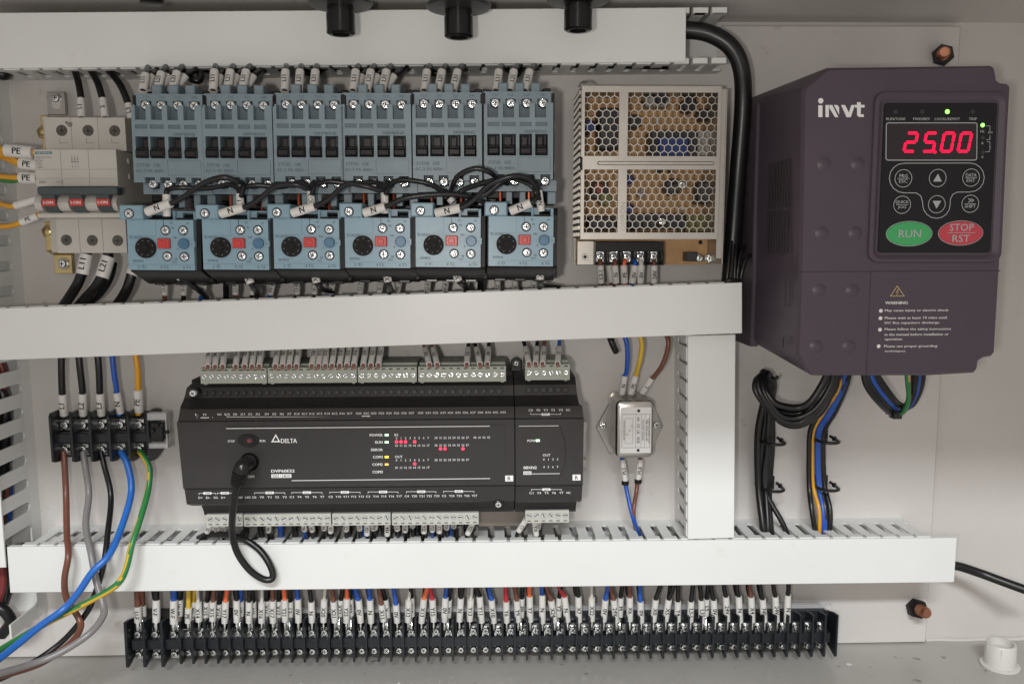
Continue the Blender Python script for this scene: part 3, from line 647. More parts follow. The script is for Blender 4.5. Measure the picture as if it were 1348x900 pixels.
# ------------------------------------------------------------------ power supply
T = Thing('power_supply', 'silver power supply with hexagon perforated cover showing a brown circuit board', 'power supply', U(855, 232, 0), -.004)
DP = 52
x0, zt = T.u(766, 113, DP); x1, zb = T.u(948, 315, DP); x1 = T.u(948, 200, DP)[0]
ang0 = 0
q = MB(); q.box(x0+1, T.u(955, 200, 40)[0], T.u(855, 349, 20)[1], zt, 1, 3, 0); T.part('base_tray', q, ['psu'])
q = MB(); xf = T.u(955, 200, 44)[0]; q.box(xf-1.2, xf, T.u(855, 348, 44)[1], zt-.5, 3, 46, .3); q.profz([(xf-1.1, 45), (xf-1.1, 46), (xf-5, 46), (xf-5, 45)], T.u(950, 340, 46)[1], zt-.8); T.part('side_flange', q, ['psu'])
# circuit board and the components under the cover
q = MB(); q.box(x0+1, xf-1.5, T.u(855, 348, 9)[1], zt-1, 8, 9.6); pc = T.part('circuit_board', q, ['pcb'])
def comp(a, b_, c, e, d0, d1, m, nm='component', bev=.6):
    X0, Z1 = T.u(a, c, d1); X1, Z0 = T.u(b_, e, d1); q = MB(); q.box(X0, X1, Z0, Z1, d0, d1, bev); T.part(nm, q, [m], parent=pc)
def can(px, py, r, d1, m, nm='capacitor'):
    x, z = T.u(px, py, d1); q = MB(); q.cyl(x, z, r, 9.6, d1, 20, .6); T.part(nm, q, [m], parent=pc)
comp(790, 814, 142, 196, 9.6, 36, 'capb', 'transformer'); comp(857, 917, 172, 206, 9.6, 30, 'capb', 'transformer'); comp(868, 906, 181, 205, 30, 38, 'cap', 'coil')
comp(826, 902, 281, 302, 9.6, 24, 'capb', 'heat_sink'); comp(918, 938, 172, 205, 9.6, 26, 'capw', 'coil'); comp(918, 940, 240, 268, 9.6, 24, 'capb', 'coil'); comp(850, 880, 128, 140, 9.6, 24, 'capw', 'coil')
comp(903, 940, 282, 305, 9.6, 20, 'capg', 'coil'); comp(778, 800, 240, 262, 9.6, 22, 'capb', 'filter_choke'); comp(775, 812, 285, 303, 9.6, 26, 'capb', 'filter_choke'); comp(893, 940, 282, 306, 9.6, 12, 'capg')
can(788, 248, 4, 26, 'capr'); can(797, 262, 4.5, 24, 'capg'); can(776, 166, 4, 28, 'cap'); can(828, 236, 3.4, 30, 'cap'); can(870, 128, 5, 26, 'capb'); can(908, 138, 5.4, 22, 'capb'); can(836, 160, 5, 20, 'capb'); can(886, 246, 6, 22, 'capb'); can(838, 296, 4, 30, 'capb'); can(927, 150, 4, 24, 'capb'); can(845, 255, 3, 16, 'capw'); can(868, 222, 3, 14, 'capb'); can(828, 274, 3.2, 30, 'cap')
for k in range(16):
    a, b_ = random.uniform(775, 935), random.uniform(122, 305); w = random.uniform(2, 6); comp(a, a+w, b_, b_+random.uniform(2, 6), 9.6, random.uniform(10.5, 14), random.choice(['capw', 'capb', 'capb', 'zinc', 'capb']), 'component', .1)
# perforated cover: hexagonal webs all in one stamped sheet
hp = 10.0/(F/(DIST-DP)); R = hp/math.sqrt(3)
def hexsheet(q, xa, xb, za, zb_, phase=0, place=None, ir=.885):
    rows = int((zb_-za)/(1.5*R))+2
    for j in range(rows):
        zc_ = zb_-R*.2-j*1.5*R
        off = hp/2 if j % 2 else 0
        k = 0; xc = xa+off+hp*.3
        while xc < xb+.1:
            if za-.1 < zc_:
                O = hexa(R, math.pi/6); I = hexa(R*ir, math.pi/6); vs = []
                for poly, d in ((O, 0), (I, 0), (I, -1.0)): vs += [(xc+p[0], zc_+p[1], d) for p in poly]
                vs = [place(*v) for v in vs]
                q.add(vs, [(i, (i+1) % 6, 6+(i+1) % 6, 6+i) for i in range(6)]+[(6+i, 6+(i+1) % 6, 12+(i+1) % 6, 12+i) for i in range(6)])
            xc += hp
front = lambda x, z, d: (min(max(x, x0), x1), min(max(z, zb), zt), DP+d)
c1, c2 = T.u(783.5-2, 200, DP)[0], T.u(814, 200, DP)[0]; c3, c4 = T.u(826, 200, DP)[0], T.u(943, 200, DP)[0]
r1, r2 = T.u(855, 205.5, DP)[1], T.u(855, 223.5, DP)[1]; rt0, rb = T.u(855, 122, DP)[1], T.u(855, 306, DP)[1]
q = MB()
for za, zz in ((r1, rt0), (rb, r2)):
    hexsheet(q, x0+2.2, c2, za, zz, 0, front); hexsheet(q, c3, c4, za, zz, 0, front)
T.part('perforated_sheet', q, ['psu'], kind='stuff')
q = MB(); e = .25
for (a, b_, c, f_) in ((x0, x1, rt0, zt), (x0, x1, zb, rb), (c2, c3, zb, zt), (c4, x1, zb, zt), (x0, x1, r2, r1), (x0, x0+2.2, zb, zt)): q.box(a, b_, c, f_, DP-1.0+random.uniform(0, .02), DP+e+random.uniform(0, .05), .1)
q.box(x0, x1, zt-1, zt, 10, DP-.9); q.box(x1-1, x1, zb, zt, 10, DP-.9); q.box(x0, x1, zb, zb+1, 22, DP-.9)
T.part('cover_frame', q, ['psu'])
q = MB(); ra, rb_ = T.u(786, 215, DP); rc = T.u(940, 213, DP)[0]; q.prism(rrect(ra, rc, rb_-1.3, rb_+1.3, 1.25), DP+.2, DP+1.3, .6); T.part('rib', q, ['psu'])
q = MB(); q.box(x0-.3, x0+.9, T.u(770, 224, DP)[1], T.u(770, 207, DP)[1], DP-14, DP+.55); T.part('edge_clip', q, ['black'])
# left perforated side
q = MB(); side = lambda x, z, d: (x0+d, min(max(z, zb), zt), min(max(x, 6), DP-2))
hexsheet(q, 8, DP-4, zb+2, zt-3, 0, side, .8); T.part('perforated_side', q, ['psu'], kind='stuff')
q = MB(); q.box(x0-.2, x0+1, zb, zt, DP-4, DP-.8); q.box(x0-.2, x0+1, zb, zt, 2, 8); T.part('side_frame', q, ['psu'])
q = MB(); t = T.u(820, 285, DP); q.text('OMRON', t[0], t[1], DP+e+.12, 3.4, 19, 'C', math.pi/2); T.part('embossed_lettering', q, ['zinc'])
q = MB(); t = T.u(764, 331, 25); q.box(T.u(759.5, 330, 25)[0], T.u(782, 330, 25)[0], T.u(770, 349, 25)[1], T.u(770, 317, 25)[1], 22, 25, .4); T.part('bracket', q, ['psu'])
x, z = T.u(770, 338, 25); q = MB(); q.cyl(x, z, 2.3, 25, 25.8, 14, .2); q.cyl(x, z, 1.2, 25.81, 26, 10, 0, 1); T.part('rivet', q, ['zinc', 'black'])
xa = T.u(783, 330, 30)[0]; xb = T.u(872, 330, 30)[0]; z0, z1 = T.u(820, 349, 30)[1], T.u(820, 318, 30)[1]; w = (xb-xa)/5
tb = MB(); tb.box(xa, xb, z1-7, z1, 9.6, 34, .4); tb.box(xa, xb, z0, z1-7, 9.6, 20); 
for k in range(6): tb.box(xa+k*w-.5, xa+k*w+.5, z0, z1-7, 20, 33, .2)
tb_o = T.part('terminal_block', tb, ['black'])
for k in range(5):
    xm = xa+(k+.5)*w; q = MB(); q.box(xm-3, xm+3, z0+2, z0+10, 20, 21.2, .2); T.part('clamp_plate', q, ['steel'], parent=tb_o); T.part('screw', SCREW[2.6], parent=tb_o, loc=(xm, z0+6, 22.4), ang=.3*k)
for px, py in ((898, 244), (872, 292)): x, z = T.u(px, py, 40); q = MB(); q.cyl(x, z, 3.2, 9.6, 38, 14, .3); T.part('post', q, ['zinc'], parent=pc); T.part('screw', SCREW[2.9], parent=pc, loc=(x, z, 39))
x, z = T.u(923, 339, 20); q = MB(); q.box(T.u(903, 339, 20)[0], T.u(918, 339, 20)[0], z-2.6, z+4, 9.6, 20, .4); T.part('component', q, ['capb'], parent=pc)
for a in (922, 935): x, z = T.u(a, 340, 20); q = MB(); q.cyl(x, z, 3.2, 9.6, 16, 16, .4); T.part('washer', q, ['steel'], parent=pc); T.part('screw', SCREW[2.6], parent=pc, loc=(x, z, 17))
x, z = T.u(923, 319, 12); q = MB(); q.cyl(x, z, 1.6, 9.7, 10, 12); T.part('hole', q, ['black'], parent=pc)
x, z = T.u(768, 113, 44); q = MB(); q.tube([(x-3, z-1, 44), (x-1, z+2, 44), (x+3, z+2.4, 44), (x+6, z+.6, 44)], .7, 8); T.part('wire_clip', q, ['zinc'])
# ------------------------------------------------------------------ frequency drive
T = Thing('frequency_drive', 'dark purple grey motor drive with lit red digits on its keypad', 'motor drive', U(1180, 290, 0), 0)
D = 120.0
Fp = [(1090, 89), (1306, 86), (1311, 89), (1313, 98), (1314, 105), (1319, 109), (1328, 110), (1332, 114), (1311, 464), (1307, 469), (1296, 471), (1290, 475), (1288, 486), (1284, 491), (1224, 494.5), (1070, 494.5), (1064, 491), (1049, 466), (1053, 357), (1057, 120), (1060, 114)]
Fl = [T.u(a, b_, D) for a, b_ in Fp]
xl = T.u(1056, 110, D)[0]; xr_ = T.u(1331, 110, D)[0]; zt_ = T.u(1150, 88, D)[1]; zb_ = T.u(1150, 493, D)[1]
xlb = T.u(1050, 400, D)[0]
def back(p): # matching rear outline: plain corners
    x, z = p
    x = xl if x < xl+16 else (xr_-2 if x > xr_-10 else x); return (x, zt_-.5 if z > zt_-14 else (zb_+14 if z < zb_+16 else z))
Bk = [back(p) for p in Fl]
mid = 30.0
q = MB(); n = len(Fl)
Mi = [((a[0]+b_[0])/2*1+0, (a[1]+b_[1])/2) for a, b_ in zip(Fl, Bk)]
q.loft([(p[0], p[1]) for p in Bk], 2, Fl, D-2.2, 0, capA=True); q.loft(Fl, D-2.2, inset(Fl, 1.6), D, 0)
body = q
# front face: recesses for keypad and dimples are separate parts; the sheet itself
q.add([(p[0], p[1], D) for p in inset(Fl, 1.6)], [tuple(range(n))])
T.part('housing', q, ['vfd'])
# keypad bezel: raised rounded frame, then sunk tray
def R4(pts, d): return [T.u(a, b_, d) for a, b_ in pts]
def rq(x0, x1, y0, y1, r, d, lean=0, n=5):
    pts = []
    for cx_, cy_, a0 in ((x1-r, y0+r, 0), (x0+r, y0+r, 90), (x0+r, y1-r, 180), (x1-r, y1-r, 270)):
        for k in range(n+1):
            a = math.radians(a0+90*k/n); px = cx_+r*math.cos(a); py = cy_-r*math.sin(a)
            px += lean*(py-y0)/(y1-y0)*(1 if px > (x0+x1)/2 else .95); pts.append(T.u(px, py, d))
    return pts
LN = -10
o1 = rq(1150, 1327, 121, 346, 14, D, LN); o2 = rq(1156, 1322, 127, 341, 12, D, LN); i1 = rq(1161, 1315, 132, 336, 8, D, LN)
q = MB(); q.loft(o1, D-.1, inset(o1, .6), D+1.6, 0); q.loft(inset(o1, .6), D+1.6, o2, D+1.8, 0); q.loft(o2, D+1.8, i1, D+.3, 0); bez = T.part('bezel', q, ['vfd'])
kp = rq(1164, 1312, 136, 332.5, 4, D, -9.5); q = MB(); q.prism(kp, D-.2, D+1.0, .2); kpo = T.part('keypad', q, ['key'])
E = D+1.0
def kpx(px, py): return T.u(px, py, E)
def line(q, pts, w, d, closed=False):
    pts = [tuple(p[:2]) for p in pts]; n = len(pts); A = []; B = []
    for i, p in enumerate(pts):
        a = pts[i-1] if (i or closed) else p; c = pts[(i+1) % n] if (i < n-1 or closed) else p
        def nn(u, v):
            dx, dz = v[0]-u[0], v[1]-u[1]; l = math.hypot(dx, dz); return (-dz/l, dx/l) if l > 1e-9 else (0, 0)
        n1, n2 = nn(a, p), nn(p, c); m = (n1[0]+n2[0], n1[1]+n2[1]); l = math.hypot(*m) or 1
        k = w/2/max(.5, (l/2 if (n1 != (0, 0) and n2 != (0, 0)) else 1)); A.append((p[0]+m[0]/l*k, p[1]+m[1]/l*k, d)); B.append((p[0]-m[0]/l*k, p[1]-m[1]/l*k, d))
    q.add(A+B, [(i, (i+1) % n, n+(i+1) % n, n+i) for i in range(n if closed else n-1)])
q = MB(); dw = rq(1166.5, 1286, 162, 211, 3, E, -.6); q.prism(dw, E, E+.15); win = T.part('display_window', q, ['keyg'], parent=kpo)
q = MB(); line(q, dw, .5, E+.25, True); T.part('display_outline', q, ['greyp'], parent=kpo)
# lit digits 25.00
SEG = {'a': ((0, 1), (1, 1)), 'b': ((1, 1), (1, .5)), 'c': ((1, .5), (1, 0)), 'd': ((0, 0), (1, 0)), 'e': ((0, .5), (0, 0)), 'f': ((0, 1), (0, .5)), 'g': ((0, .5), (1, .5))}
DG = {'2': 'abged', '5': 'afgcd', '0': 'abcdef'}
for ch, pxa in (('2', 1189.5), ('5', 1214.5), ('0', 1238), ('0', 1260.5)):
    x, z = T.u(pxa, 199.5, E); w, h = 6.1, 10.6; q = MB()
    for s_ in DG[ch]:
        (a, b_), (c, e_) = SEG[s_]; A = (x+a*w+b_*h*.16, z+b_*h); B = (x+c*w+e_*h*.16, z+e_*h); dx, dz = B[0]-A[0], B[1]-A[1]; l = math.hypot(dx, dz); k = .55/l
        A2 = (A[0]+dx*k, A[1]+dz*k); B2 = (B[0]-dx*k, B[1]-dz*k); nx, nz = -dz/l*.85, dx/l*.85; t = .55/l
        q.add([(A[0]+dx*.02, A[1]+dz*.02, E+.3), (A2[0]+nx, A2[1]+nz, E+.3), (B2[0]+nx, B2[1]+nz, E+.3), (B[0], B[1], E+.3), (B2[0]-nx, B2[1]-nz, E+.3), (A2[0]-nx, A2[1]-nz, E+.3)], [(0, 1, 2, 3, 4, 5)])
    T.part('digit', q, ['ledr'], parent=kpo)
x, z = T.u(1230.5, 200.5, E); T.part('decimal_point', MB().cyl(x, z, .9, E+.2, E+.35, 12), ['ledr'], parent=kpo)
for px, c in ((1178.7, 'ledoff'), (1214, 'ledoff'), (1247, 'ledg'), (1280.5, 'ledoff')):
    x, z = T.u(px, 147.2, E); T.part('indicator_lamp', MB().cyl(x, z, 1.3, E, E+.25, 16, .1), [c], parent=kpo)
for py, c in ((165, 'ledg'), (181.5, 'ledoff'), (201, 'ledoff')):
    x, z = T.u(1293.5, py, E); T.part('indicator_lamp', MB().cyl(x, z, 1.2, E, E+.25, 16, .1), [c], parent=kpo)
q = MB()
for s_, px, w in (('RUN/TUNE', 1179, 11.4), ('FWD/REV', 1213, 10), ('LOCAL/REMOT', 1247, 15), ('TRIP', 1280.5, 4.8)): a = kpx(px, 156.8); q.text(s_, a[0], a[1], E+.12, 1.5, w)
for s_, py in (('Hz', 173), ('A', 188.5), ('V', 207)): a = kpx(1293, py); q.text(s_, a[0], a[1], E+.12, 1.5)
for pts in (((1298, 166), (1303, 166), (1303, 174)), ((1303, 178), (1303, 184), (1298, 184)), ((1299, 187), (1303, 187), (1303, 192)), ((1303, 196), (1302, 200), (1297, 200))): line(q, [kpx(a, b_) for a, b_ in pts], .3, E+.12)
a = kpx(1303.5, 174.8); q.text('RPM', a[0], a[1], E+.12, 1.0); a = kpx(1303, 193.8); q.text('%', a[0], a[1], E+.12, 1.3)
T.part('small_lettering', q, ['greyp'], parent=kpo)
# buttons
BT = [(1188.7, 235, 'PRG', 'ESC'), (1233.8, 234.6, 'up', ''), (1277.7, 234, 'DATA', 'ENT'), (1187, 269.6, 'QUICK', 'JOG'), (1232.6, 269, 'down', ''), (1276.7, 268.3, '>>', 'SHIFT')]
for px, py, t1, t2 in BT:
    x, z = kpx(px, py); q = MB(); q.cyl(x, z, 4.9, E, E+.45, 28, .3); bo = T.part('key', q, ['key'], parent=kpo)
    q = MB(); line(q, circ(x, z, 5.1, 32), .38, E+.5, True)
    if t1 in ('up', 'down'):
        s = 1 if t1 == 'up' else -1; q.add([(x-2.6, z-s*2, E+.5), (x+2.6, z-s*2, E+.5), (x, z+s*2.6, E+.5)], [(0, 1, 2)])
    elif t1 == '>>':
        for dx in (-1.3, .3): line(q, [(x+dx, z+3.1), (x+dx+1.6, z+2), (x+dx, z+.9)], .45, E+.5)
        line(q, [(x-3.4, z), (x+3.4, z)], .28, E+.5); q.text(t2, x, z-1.5, E+.5, 1.9, 6.6)
    else:
        q.text(t1, x, z+1.5, E+.5, 2.0, 1.52*len(t1)+.4); line(q, [(x-3.6, z), (x+3.6, z)], .28, E+.5); q.text(t2, x, z-1.6, E+.5, 2.0, 1.7*len(t2))
    T.part('key_marking', q, ['greyp'], parent=kpo)
ol = []
for k in range(9): a = math.radians(90+22.5*k); ol.append((1190+19.5*math.cos(a), 234.5-19.5*math.sin(a)))
ol = [(p[0], p[1]) for p in ol]
ol += [(1206, 254), (1212, 258), (1214.3, 266), (1214.8, 272)]
for k in range(1, 8): a = math.radians(180+22.5*k); ol.append((1232.6+18*math.cos(a), 269.5-18*math.sin(a)))
ol += [(1250.5, 270), (1251, 262), (1254, 256), (1260, 253)]
for k in range(9): a = math.radians(-90+22.5*k); ol.append((1277+18.5*math.cos(a), 233.8-19*math.sin(a)))
q = MB(); line(q, [kpx(a, b_) for a, b_ in ol], .42, E+.15, True); T.part('key_group_outline', q, ['greyp'], parent=kpo)
for px, py, a, b_, m, tt in ((1196.6, 307.7, 30.4, 15.8, 'runb', ('RUN',)), (1264.3, 306.8, 29.6, 15.7, 'stopb', ('STOP', 'RST'))):
    x, z = kpx(px, py); s = (DIST-E)/F; q = MB(); q.prism(circ(x, z, a*s, 36, b_*s), E, E+.9, .5); bo = T.part('start_key' if m == 'runb' else 'stop_key', q, [m], parent=kpo)
    q = MB(); line(q, circ(x, z, a*s+.15, 40, b_*s+.15), .4, E+.2, True)
    if len(tt) == 1: q.text(tt[0], x, z, E+1.05, 4.6, 13.6)
    else: q.text(tt[0], x, z+3.4, E+1.05, 4.2, 14.6); q.text(tt[1], x, z-3.2, E+1.05, 4.2, 10.6); line(q, [(x-8.4, z+.2), (x+8.4, z+.2)], .3, E+1.05)
    T.part('key_marking', q, ['greyp'], parent=kpo)
# maker's word on the front
q = MB()
def poly(pts): q.add([(*T.u(a, b_, D), D+.15) for a, b_ in pts], [tuple(range(len(pts)))])
poly([(1077, 139), (1082.6, 139), (1082.6, 154.5), (1077, 154.5)]); c0_ = T.u(1080.3, 133, D); q.add([(p[0], p[1], D+.15) for p in circ(c0_[0], c0_[1], 1.6, 16)], [tuple(range(16))])
poly([(1086.5, 138.5), (1091, 138.5), (1091, 154.5), (1086.5, 154.5)]); poly([(1091.6, 138.5), (1095.5, 138.5), (1103.5, 154.5), (1099, 154.5), (1091.6, 142.5)]); poly([(1097.5, 138.5), (1102, 138.5), (1104.5, 141.5), (1104.5, 151.5)])
poly([(1107, 138.5), (1112.3, 138.5), (1117.3, 148.5), (1117.3, 154.5), (1114.3, 154.5)]); poly([(1117.35, 148.5), (1120.5, 138.5), (1125.3, 138.5), (1119.8, 154.5), (1117.3, 154.5)])
poly([(1128, 134.8), (1133, 134.8), (1133, 154.3), (1130.5, 154.3), (1128, 152)]); poly([(1133.05, 150.8), (1137, 150.8), (1137, 154.3), (1133.05, 154.3)]); poly([(1125.3, 138.3), (1127.95, 138.3), (1127.95, 141.8), (1125.3, 141.8)]); poly([(1133.05, 138.3), (1138, 138.3), (1138, 141.8), (1133.05, 141.8)])
T.part('maker_lettering', q, ['white'])
# dimples: shallow round bowls with a rim
for px, py in ((1085, 216), (1129.6, 216), (1082, 307), (1126, 307), (1078.5, 382), (1122.5, 382.5), (1074.8, 456), (1118, 456)):
    x, z = T.u(px, py, D); q = MB(); q.rod((x, z, D-.2), (0, 0, 1), [(.22, 4.3), (.34, 3.9), (.75, 3.1), (1.1, 2.2), (1.3, 1.2), (1.36, .3)], 24); T.part('dimple', q, ['vfd'])
q = MB(); z = T.u(1180, 357, D)[1]; q.box(T.u(1053, 357, D)[0], T.u(1316.5, 357, D)[0], z-.35, z+.35, D-.1, D+.03); xm = T.u(1143.6, 420, D)[0]; q.box(xm-.3, xm+.3, T.u(1140, 494, D)[1], z-.3, D-.1, D+.03); T.part('cover_seam', q, ['vfdd'])
q = MB(); line(q, [T.u(*p, D) for p in ((1181, 376.5), (1172, 389.5), (1190.3, 389.5))], .45, D+.15, True)
line(q, [T.u(*p, D) for p in ((1183, 380), (1179.7, 384.5), (1182.3, 384), (1180, 388.3))], .4, D+.15); T.part('warning_triangle', q, ['brass'])
q = MB(); a = T.u(1165, 398.6, D); q.text('WARNING', a[0], a[1], D+.15, 1.75, 14, 'L', bold=True)
for py, s_, w in ((409, 'May cause injury or electric shock', 86.5), (418.3, 'Please wait at least 10 mins until', 84), (425.2, 'DC Bus capacitors discharge', 74), (433.6, 'Please follow the safety instructions', 90), (440.2, 'in the manual before installation or', 87), (446.8, 'operation', 23.5), (456, 'Please use proper grounding', 72.5), (462.3, 'techniques', 28)):
    a = T.u(1164.5 if py not in (456,) else 1163.5, py, D); q.text(s_, a[0], a[1], D+.15, 1.85 if 'p' in s_ or 'y' in s_ else 1.5, w*(DIST-D)/F, 'L')
T.part('warning_lettering', q, ['white'])
for i, (px, py) in enumerate(((1159.5, 409), (1159, 418.8), (1158.3, 433.8), (1156.6, 455.6))):
    a = T.u(px, py, D); T.part('bullet', MB().cyl(a[0], a[1], 1.15, D+.02, D+.12, 14), ['white'])
# left side: vent grooves, latch, mould steps
for (y0, y1) in ((205, 271), (275, 334)):
    for k in range(8):
        d = 66+k*5.0; sl = (xl-3) if 0 else xl
        za, zb2 = T.u(645+412, y0, D)[1], T.u(645+412, y1, D)[1]
        q = MB(); q.box(xl-.35, xl+.05, zb2, za, d, d+1.9); T.part('vent_slot', q, ['vfdd'])
for d, z0_, z1_ in ((104, 370, 405), (112, 370, 405)):
    q = MB(); q.box(xl-.45, xl, T.u(1053, z1_, D)[1], T.u(1053, z0_, D)[1], d, d+1); T.part('latch_groove', q, ['vfdd'])
q = MB(); q.box(xl-.45, xl, T.u(1053, 462, D)[1], T.u(1053, 448, D)[1], 103, 104.6); T.part('latch_groove', q, ['vfdd'])
q = MB(); pass
q = MB(); q.box(xl-1.5, xl+4, zb_+8, zt_-8, 6, 42, .8); T.part('heat_sink', q, ['vfd'])

# ------------------------------------------------------------------ programmable controller
def controller(nm, label, xl_, xr2, conn_t, conn_b):
    T = Thing(nm, label, 'controller', U((xl_+xr2)/2, 590, 0), -.0)
    return T
PLD = 74.0
T = Thing('logic_controller', 'long black logic controller with rows of grey green connectors and lit red lamps', 'controller', U(455, 590, 0), -.001)
T2 = Thing('extension_module', 'narrow black extension module clipped to the right end of the controller', 'controller', U(722, 590, 0), -.001)
def zpx(T, px, py, d): return T.u(px, py, d)[1]
for TT, a, b_ in ((T, 234, 677.3), (T2, 678.6, 768.5)):
    pm = (a+b_)/2
    z = lambda y, d: zpx(TT, pm, y-(pm-455)*.008 if TT is T else y+.5, d)
    sh = 0 if TT is T else -2.2
    z = lambda y, d: zpx(TT, pm, y+sh, d)
    x0, x1 = TT.u(a, 590, PLD)[0], TT.u(b_, 590, PLD)[0]
    prof = [(z(497, 40), 8), (z(497, 40), 44), (z(503, 47), 47), (z(509, 52), 50.5), (z(523, 56), 53), (z(534, 62), 61), (z(537, 68), 67.5), (z(552, 71), 71), (z(553.5, 73), 73.5), (z(640, 74), 74), (z(642, 72), 72), (z(661, 70), 70), (z(663, 62), 62), (z(663, 58), 58), (z(672, 56), 54), (z(676, 54), 53), (z(676, 52), 8)]
    q = MB()
    if TT is T:
        # slanted left end: the upper part steps in
        xs = TT.u(241, 520, 55)[0]; x262 = TT.u(262, 500, 44)[0]
        n = len(prof); XL = [x262-5, x262-5, x262-4, xs+1, xs, xs, x0+1.2, x0, x0, x0+2.2, x0+2.3, x0+2.5, x0+3, x0+8, x0+8, x0+8, x0+8]
        vs = [(XL[i], p[0], p[1]) for i, p in enumerate(prof)]+[(x1, p[0], p[1]) for p in prof]
        q.add(vs, [(i, (i+1) % n, n+(i+1) % n, n+i) for i in range(n)]+[tuple(range(n)), tuple(range(n, 2*n))])
    else:
        n = len(prof); XR = [x1-3]*4+[x1-2.5, x1-2, x1-.5, x1, x1, x1-.5, x1-.6, x1-.8, x1-1, x1-3, x1-3, x1-3, x1-3]
        vs = [(x0, p[0], p[1]) for i, p in enumerate(prof)]+[(XR[i], p[0], p[1]) for i, p in enumerate(prof)]
        q.add(vs, [(i, (i+1) % n, n+(i+1) % n, n+i) for i in range(n)]+[tuple(range(n)), tuple(range(n, 2*n))])
    TT.part('housing', q, ['plc'])
# darker printed front foil and its white rules
x0, z1 = T.u(300, 562, 74.3); x1, z0 = T.u(664, 637.5, 74.3); za = T.u(480, 562, 74.3)[1]; zb2 = T.u(480, 633, 74.3)[1]
q = MB(); q.box(T.u(299, 600, 74)[0], T.u(664, 600, 74)[0], zb2-1.4, za+.8, 73.9, 74.25); T.part('front_foil', q, ['plcd'])
q = MB(); q.box(T.u(299.5, 600, 74)[0], T.u(645, 600, 74)[0], za-.3, za+.15, 74.28, 74.33); q.box(T.u(383, 600, 74)[0], T.u(645, 600, 74)[0], zb2+.7, zb2+1.1, 74.28, 74.33)
for y, d in ((553.2, 73.8),): pass
def row(q, T, items, py, d, h, w=None, slope=-.0075, ref=455, al='C'):
    for s_, px in items:
        a = T.u(px, py+(px-ref)*slope, d); q.text(s_, a[0], a[1], d, h, (w(s_) if callable(w) else w), al)
tw = lambda s_: .98*len(s_)+.3
top = [('L', 259), ('N', 269.5), ('NC', 289), ('S/S', 299)]+[('X%d' % k, 309.3+9.95*k) for k in range(4)]+[('X%d' % k, 351+9.9*(k-4)) for k in range(4, 8)]+[('X1%d' % k, 390.5+9.95*k) for k in range(8)]+[('X2%d' % k, 472+9.95*k) for k in range(8)]+[('X3%d' % k, 553.5+9.85*k) for k in range(8)]+[('X4%d' % k, 632.3+9.9*k) for k in range(4)]
row(q, T, top, 544, 69.9, 1.45, lambda s_: .92*len(s_)+1.0)
d = 72.2
bot = [('D+', 264), ('D-', 274), ('SG', 284), ('D+', 294), ('24V', 316), ('24G', 326)]+[(s_, 334.5+10*i) for i, s_ in enumerate(('C0', 'Y0', 'Y1', 'Y2', 'Y3'))]+[(s_, 384+10*i) for i, s_ in enumerate(('C1', 'Y4', 'Y5', 'Y6', 'Y7'))]+[(s_, 435.3+10*i) for i, s_ in enumerate(('C2', 'Y10', 'Y11', 'Y12', 'Y13'))]+[(s_, 484.5+10.2*i) for i, s_ in enumerate(('C3', 'Y14', 'Y15', 'Y16', 'Y17'))]+[(s_, 535.5+9.8*i) for i, s_ in enumerate(('C4', 'Y20', 'Y21', 'Y22', 'Y23'))]+[(s_, 584.5+10*i) for i, s_ in enumerate(('C5', 'Y24', 'Y25', 'Y26', 'Y27'))]
row(q, T, bot, 653.3, d, 1.45, lambda s_: .9*len(s_)+1.0)
def bracket(q, T, a, b_, py, d, tag, up=1):
    y = py+((a+b_)/2-455)*-.0075; P0, P1 = T.u(a, y, d), T.u(b_, y, d); m = ((P0[0]+P1[0])/2, (P0[1]+P1[1])/2)
    line(q, [(P0[0], P0[1]-up*1.0), P0, P1, (P1[0], P1[1]-up*1.0)], .28, d); q.box(m[0]-2.7, m[0]+2.7, m[1]-.85, m[1]+.85, d, d+.05)
for a, b_ in ((262, 284), (286, 306), (335, 375), (384, 424), (434, 474), (484.5, 524), (535, 574), (584, 624)): bracket(q, T, a, b_, 647.5, d, 'OUT')
bracket(q, T, 259.5, 280, 549.3, 70.2, '100', -1); bracket(q, T, 299, 663, 548.7, 70.1, 'IN', -1)
T.part('lettering', q, ['white'])
q = MB()
for px, py, s_ in [((a+b_)/2, 647.5+((a+b_)/2-455)*-.0075, 'OUT') for a, b_ in ((335, 375), (384, 424), (434, 474), (484.5, 524), (535, 574), (584, 624))]+[(273, 647.5+1.3, 'COM2'), (296, 647.5+1.2, 'COM3')]:
    a = T.u(px, py, d); q.text(s_, a[0], a[1], d+.15, 1.05, 3.6)
a = T.u(269.7, 550.7, 70.3); q.text('100~240', a[0], a[1], 70.4, 1.0, 4.6); a = T.u(481, 548.6, 70.3); q.text('IN', a[0], a[1], 70.4, 1.1)
T.part('inverse_lettering', q, ['blackp'])
# front foil printing
q = MB(); d = 74.32
a = T.u(380.3, 579.5, d); q.text('DELTA', a[0], a[1]-.2, d, 2.9, 10.6, bold=True)
line(q, [T.u(*p, d) for p in ((363, 572.5), (358.3, 581), (367.8, 581))], .8, d, True)
a = T.u(357, 619.8, d); q.text('DVP60ES2', a[0], a[1], d, 2.0, 15.5, 'L', bold=True); pa = MB().box(a[0], a[0]+13.2, T.u(357, 628.7, d)[1], T.u(357, 623.9, d)[1], d-.01, d+.02)
for s_, py in (('POWER', 572.3), ('RUN', 581.8), ('ERROR', 591.6), ('COM1', 601.2), ('COM2', 611), ('COM3', 620.8)): a = T.u(503.8, py, d); q.text(s_, a[0], a[1], d, 1.75, None, 'R', bold=True)
row(q, T, [('IN', 521.5), ('OUT', 525)][:1], 572.7, d, 1.7); a = T.u(525, 601, d); q.text('OUT', a[0], a[1], d, 1.7)
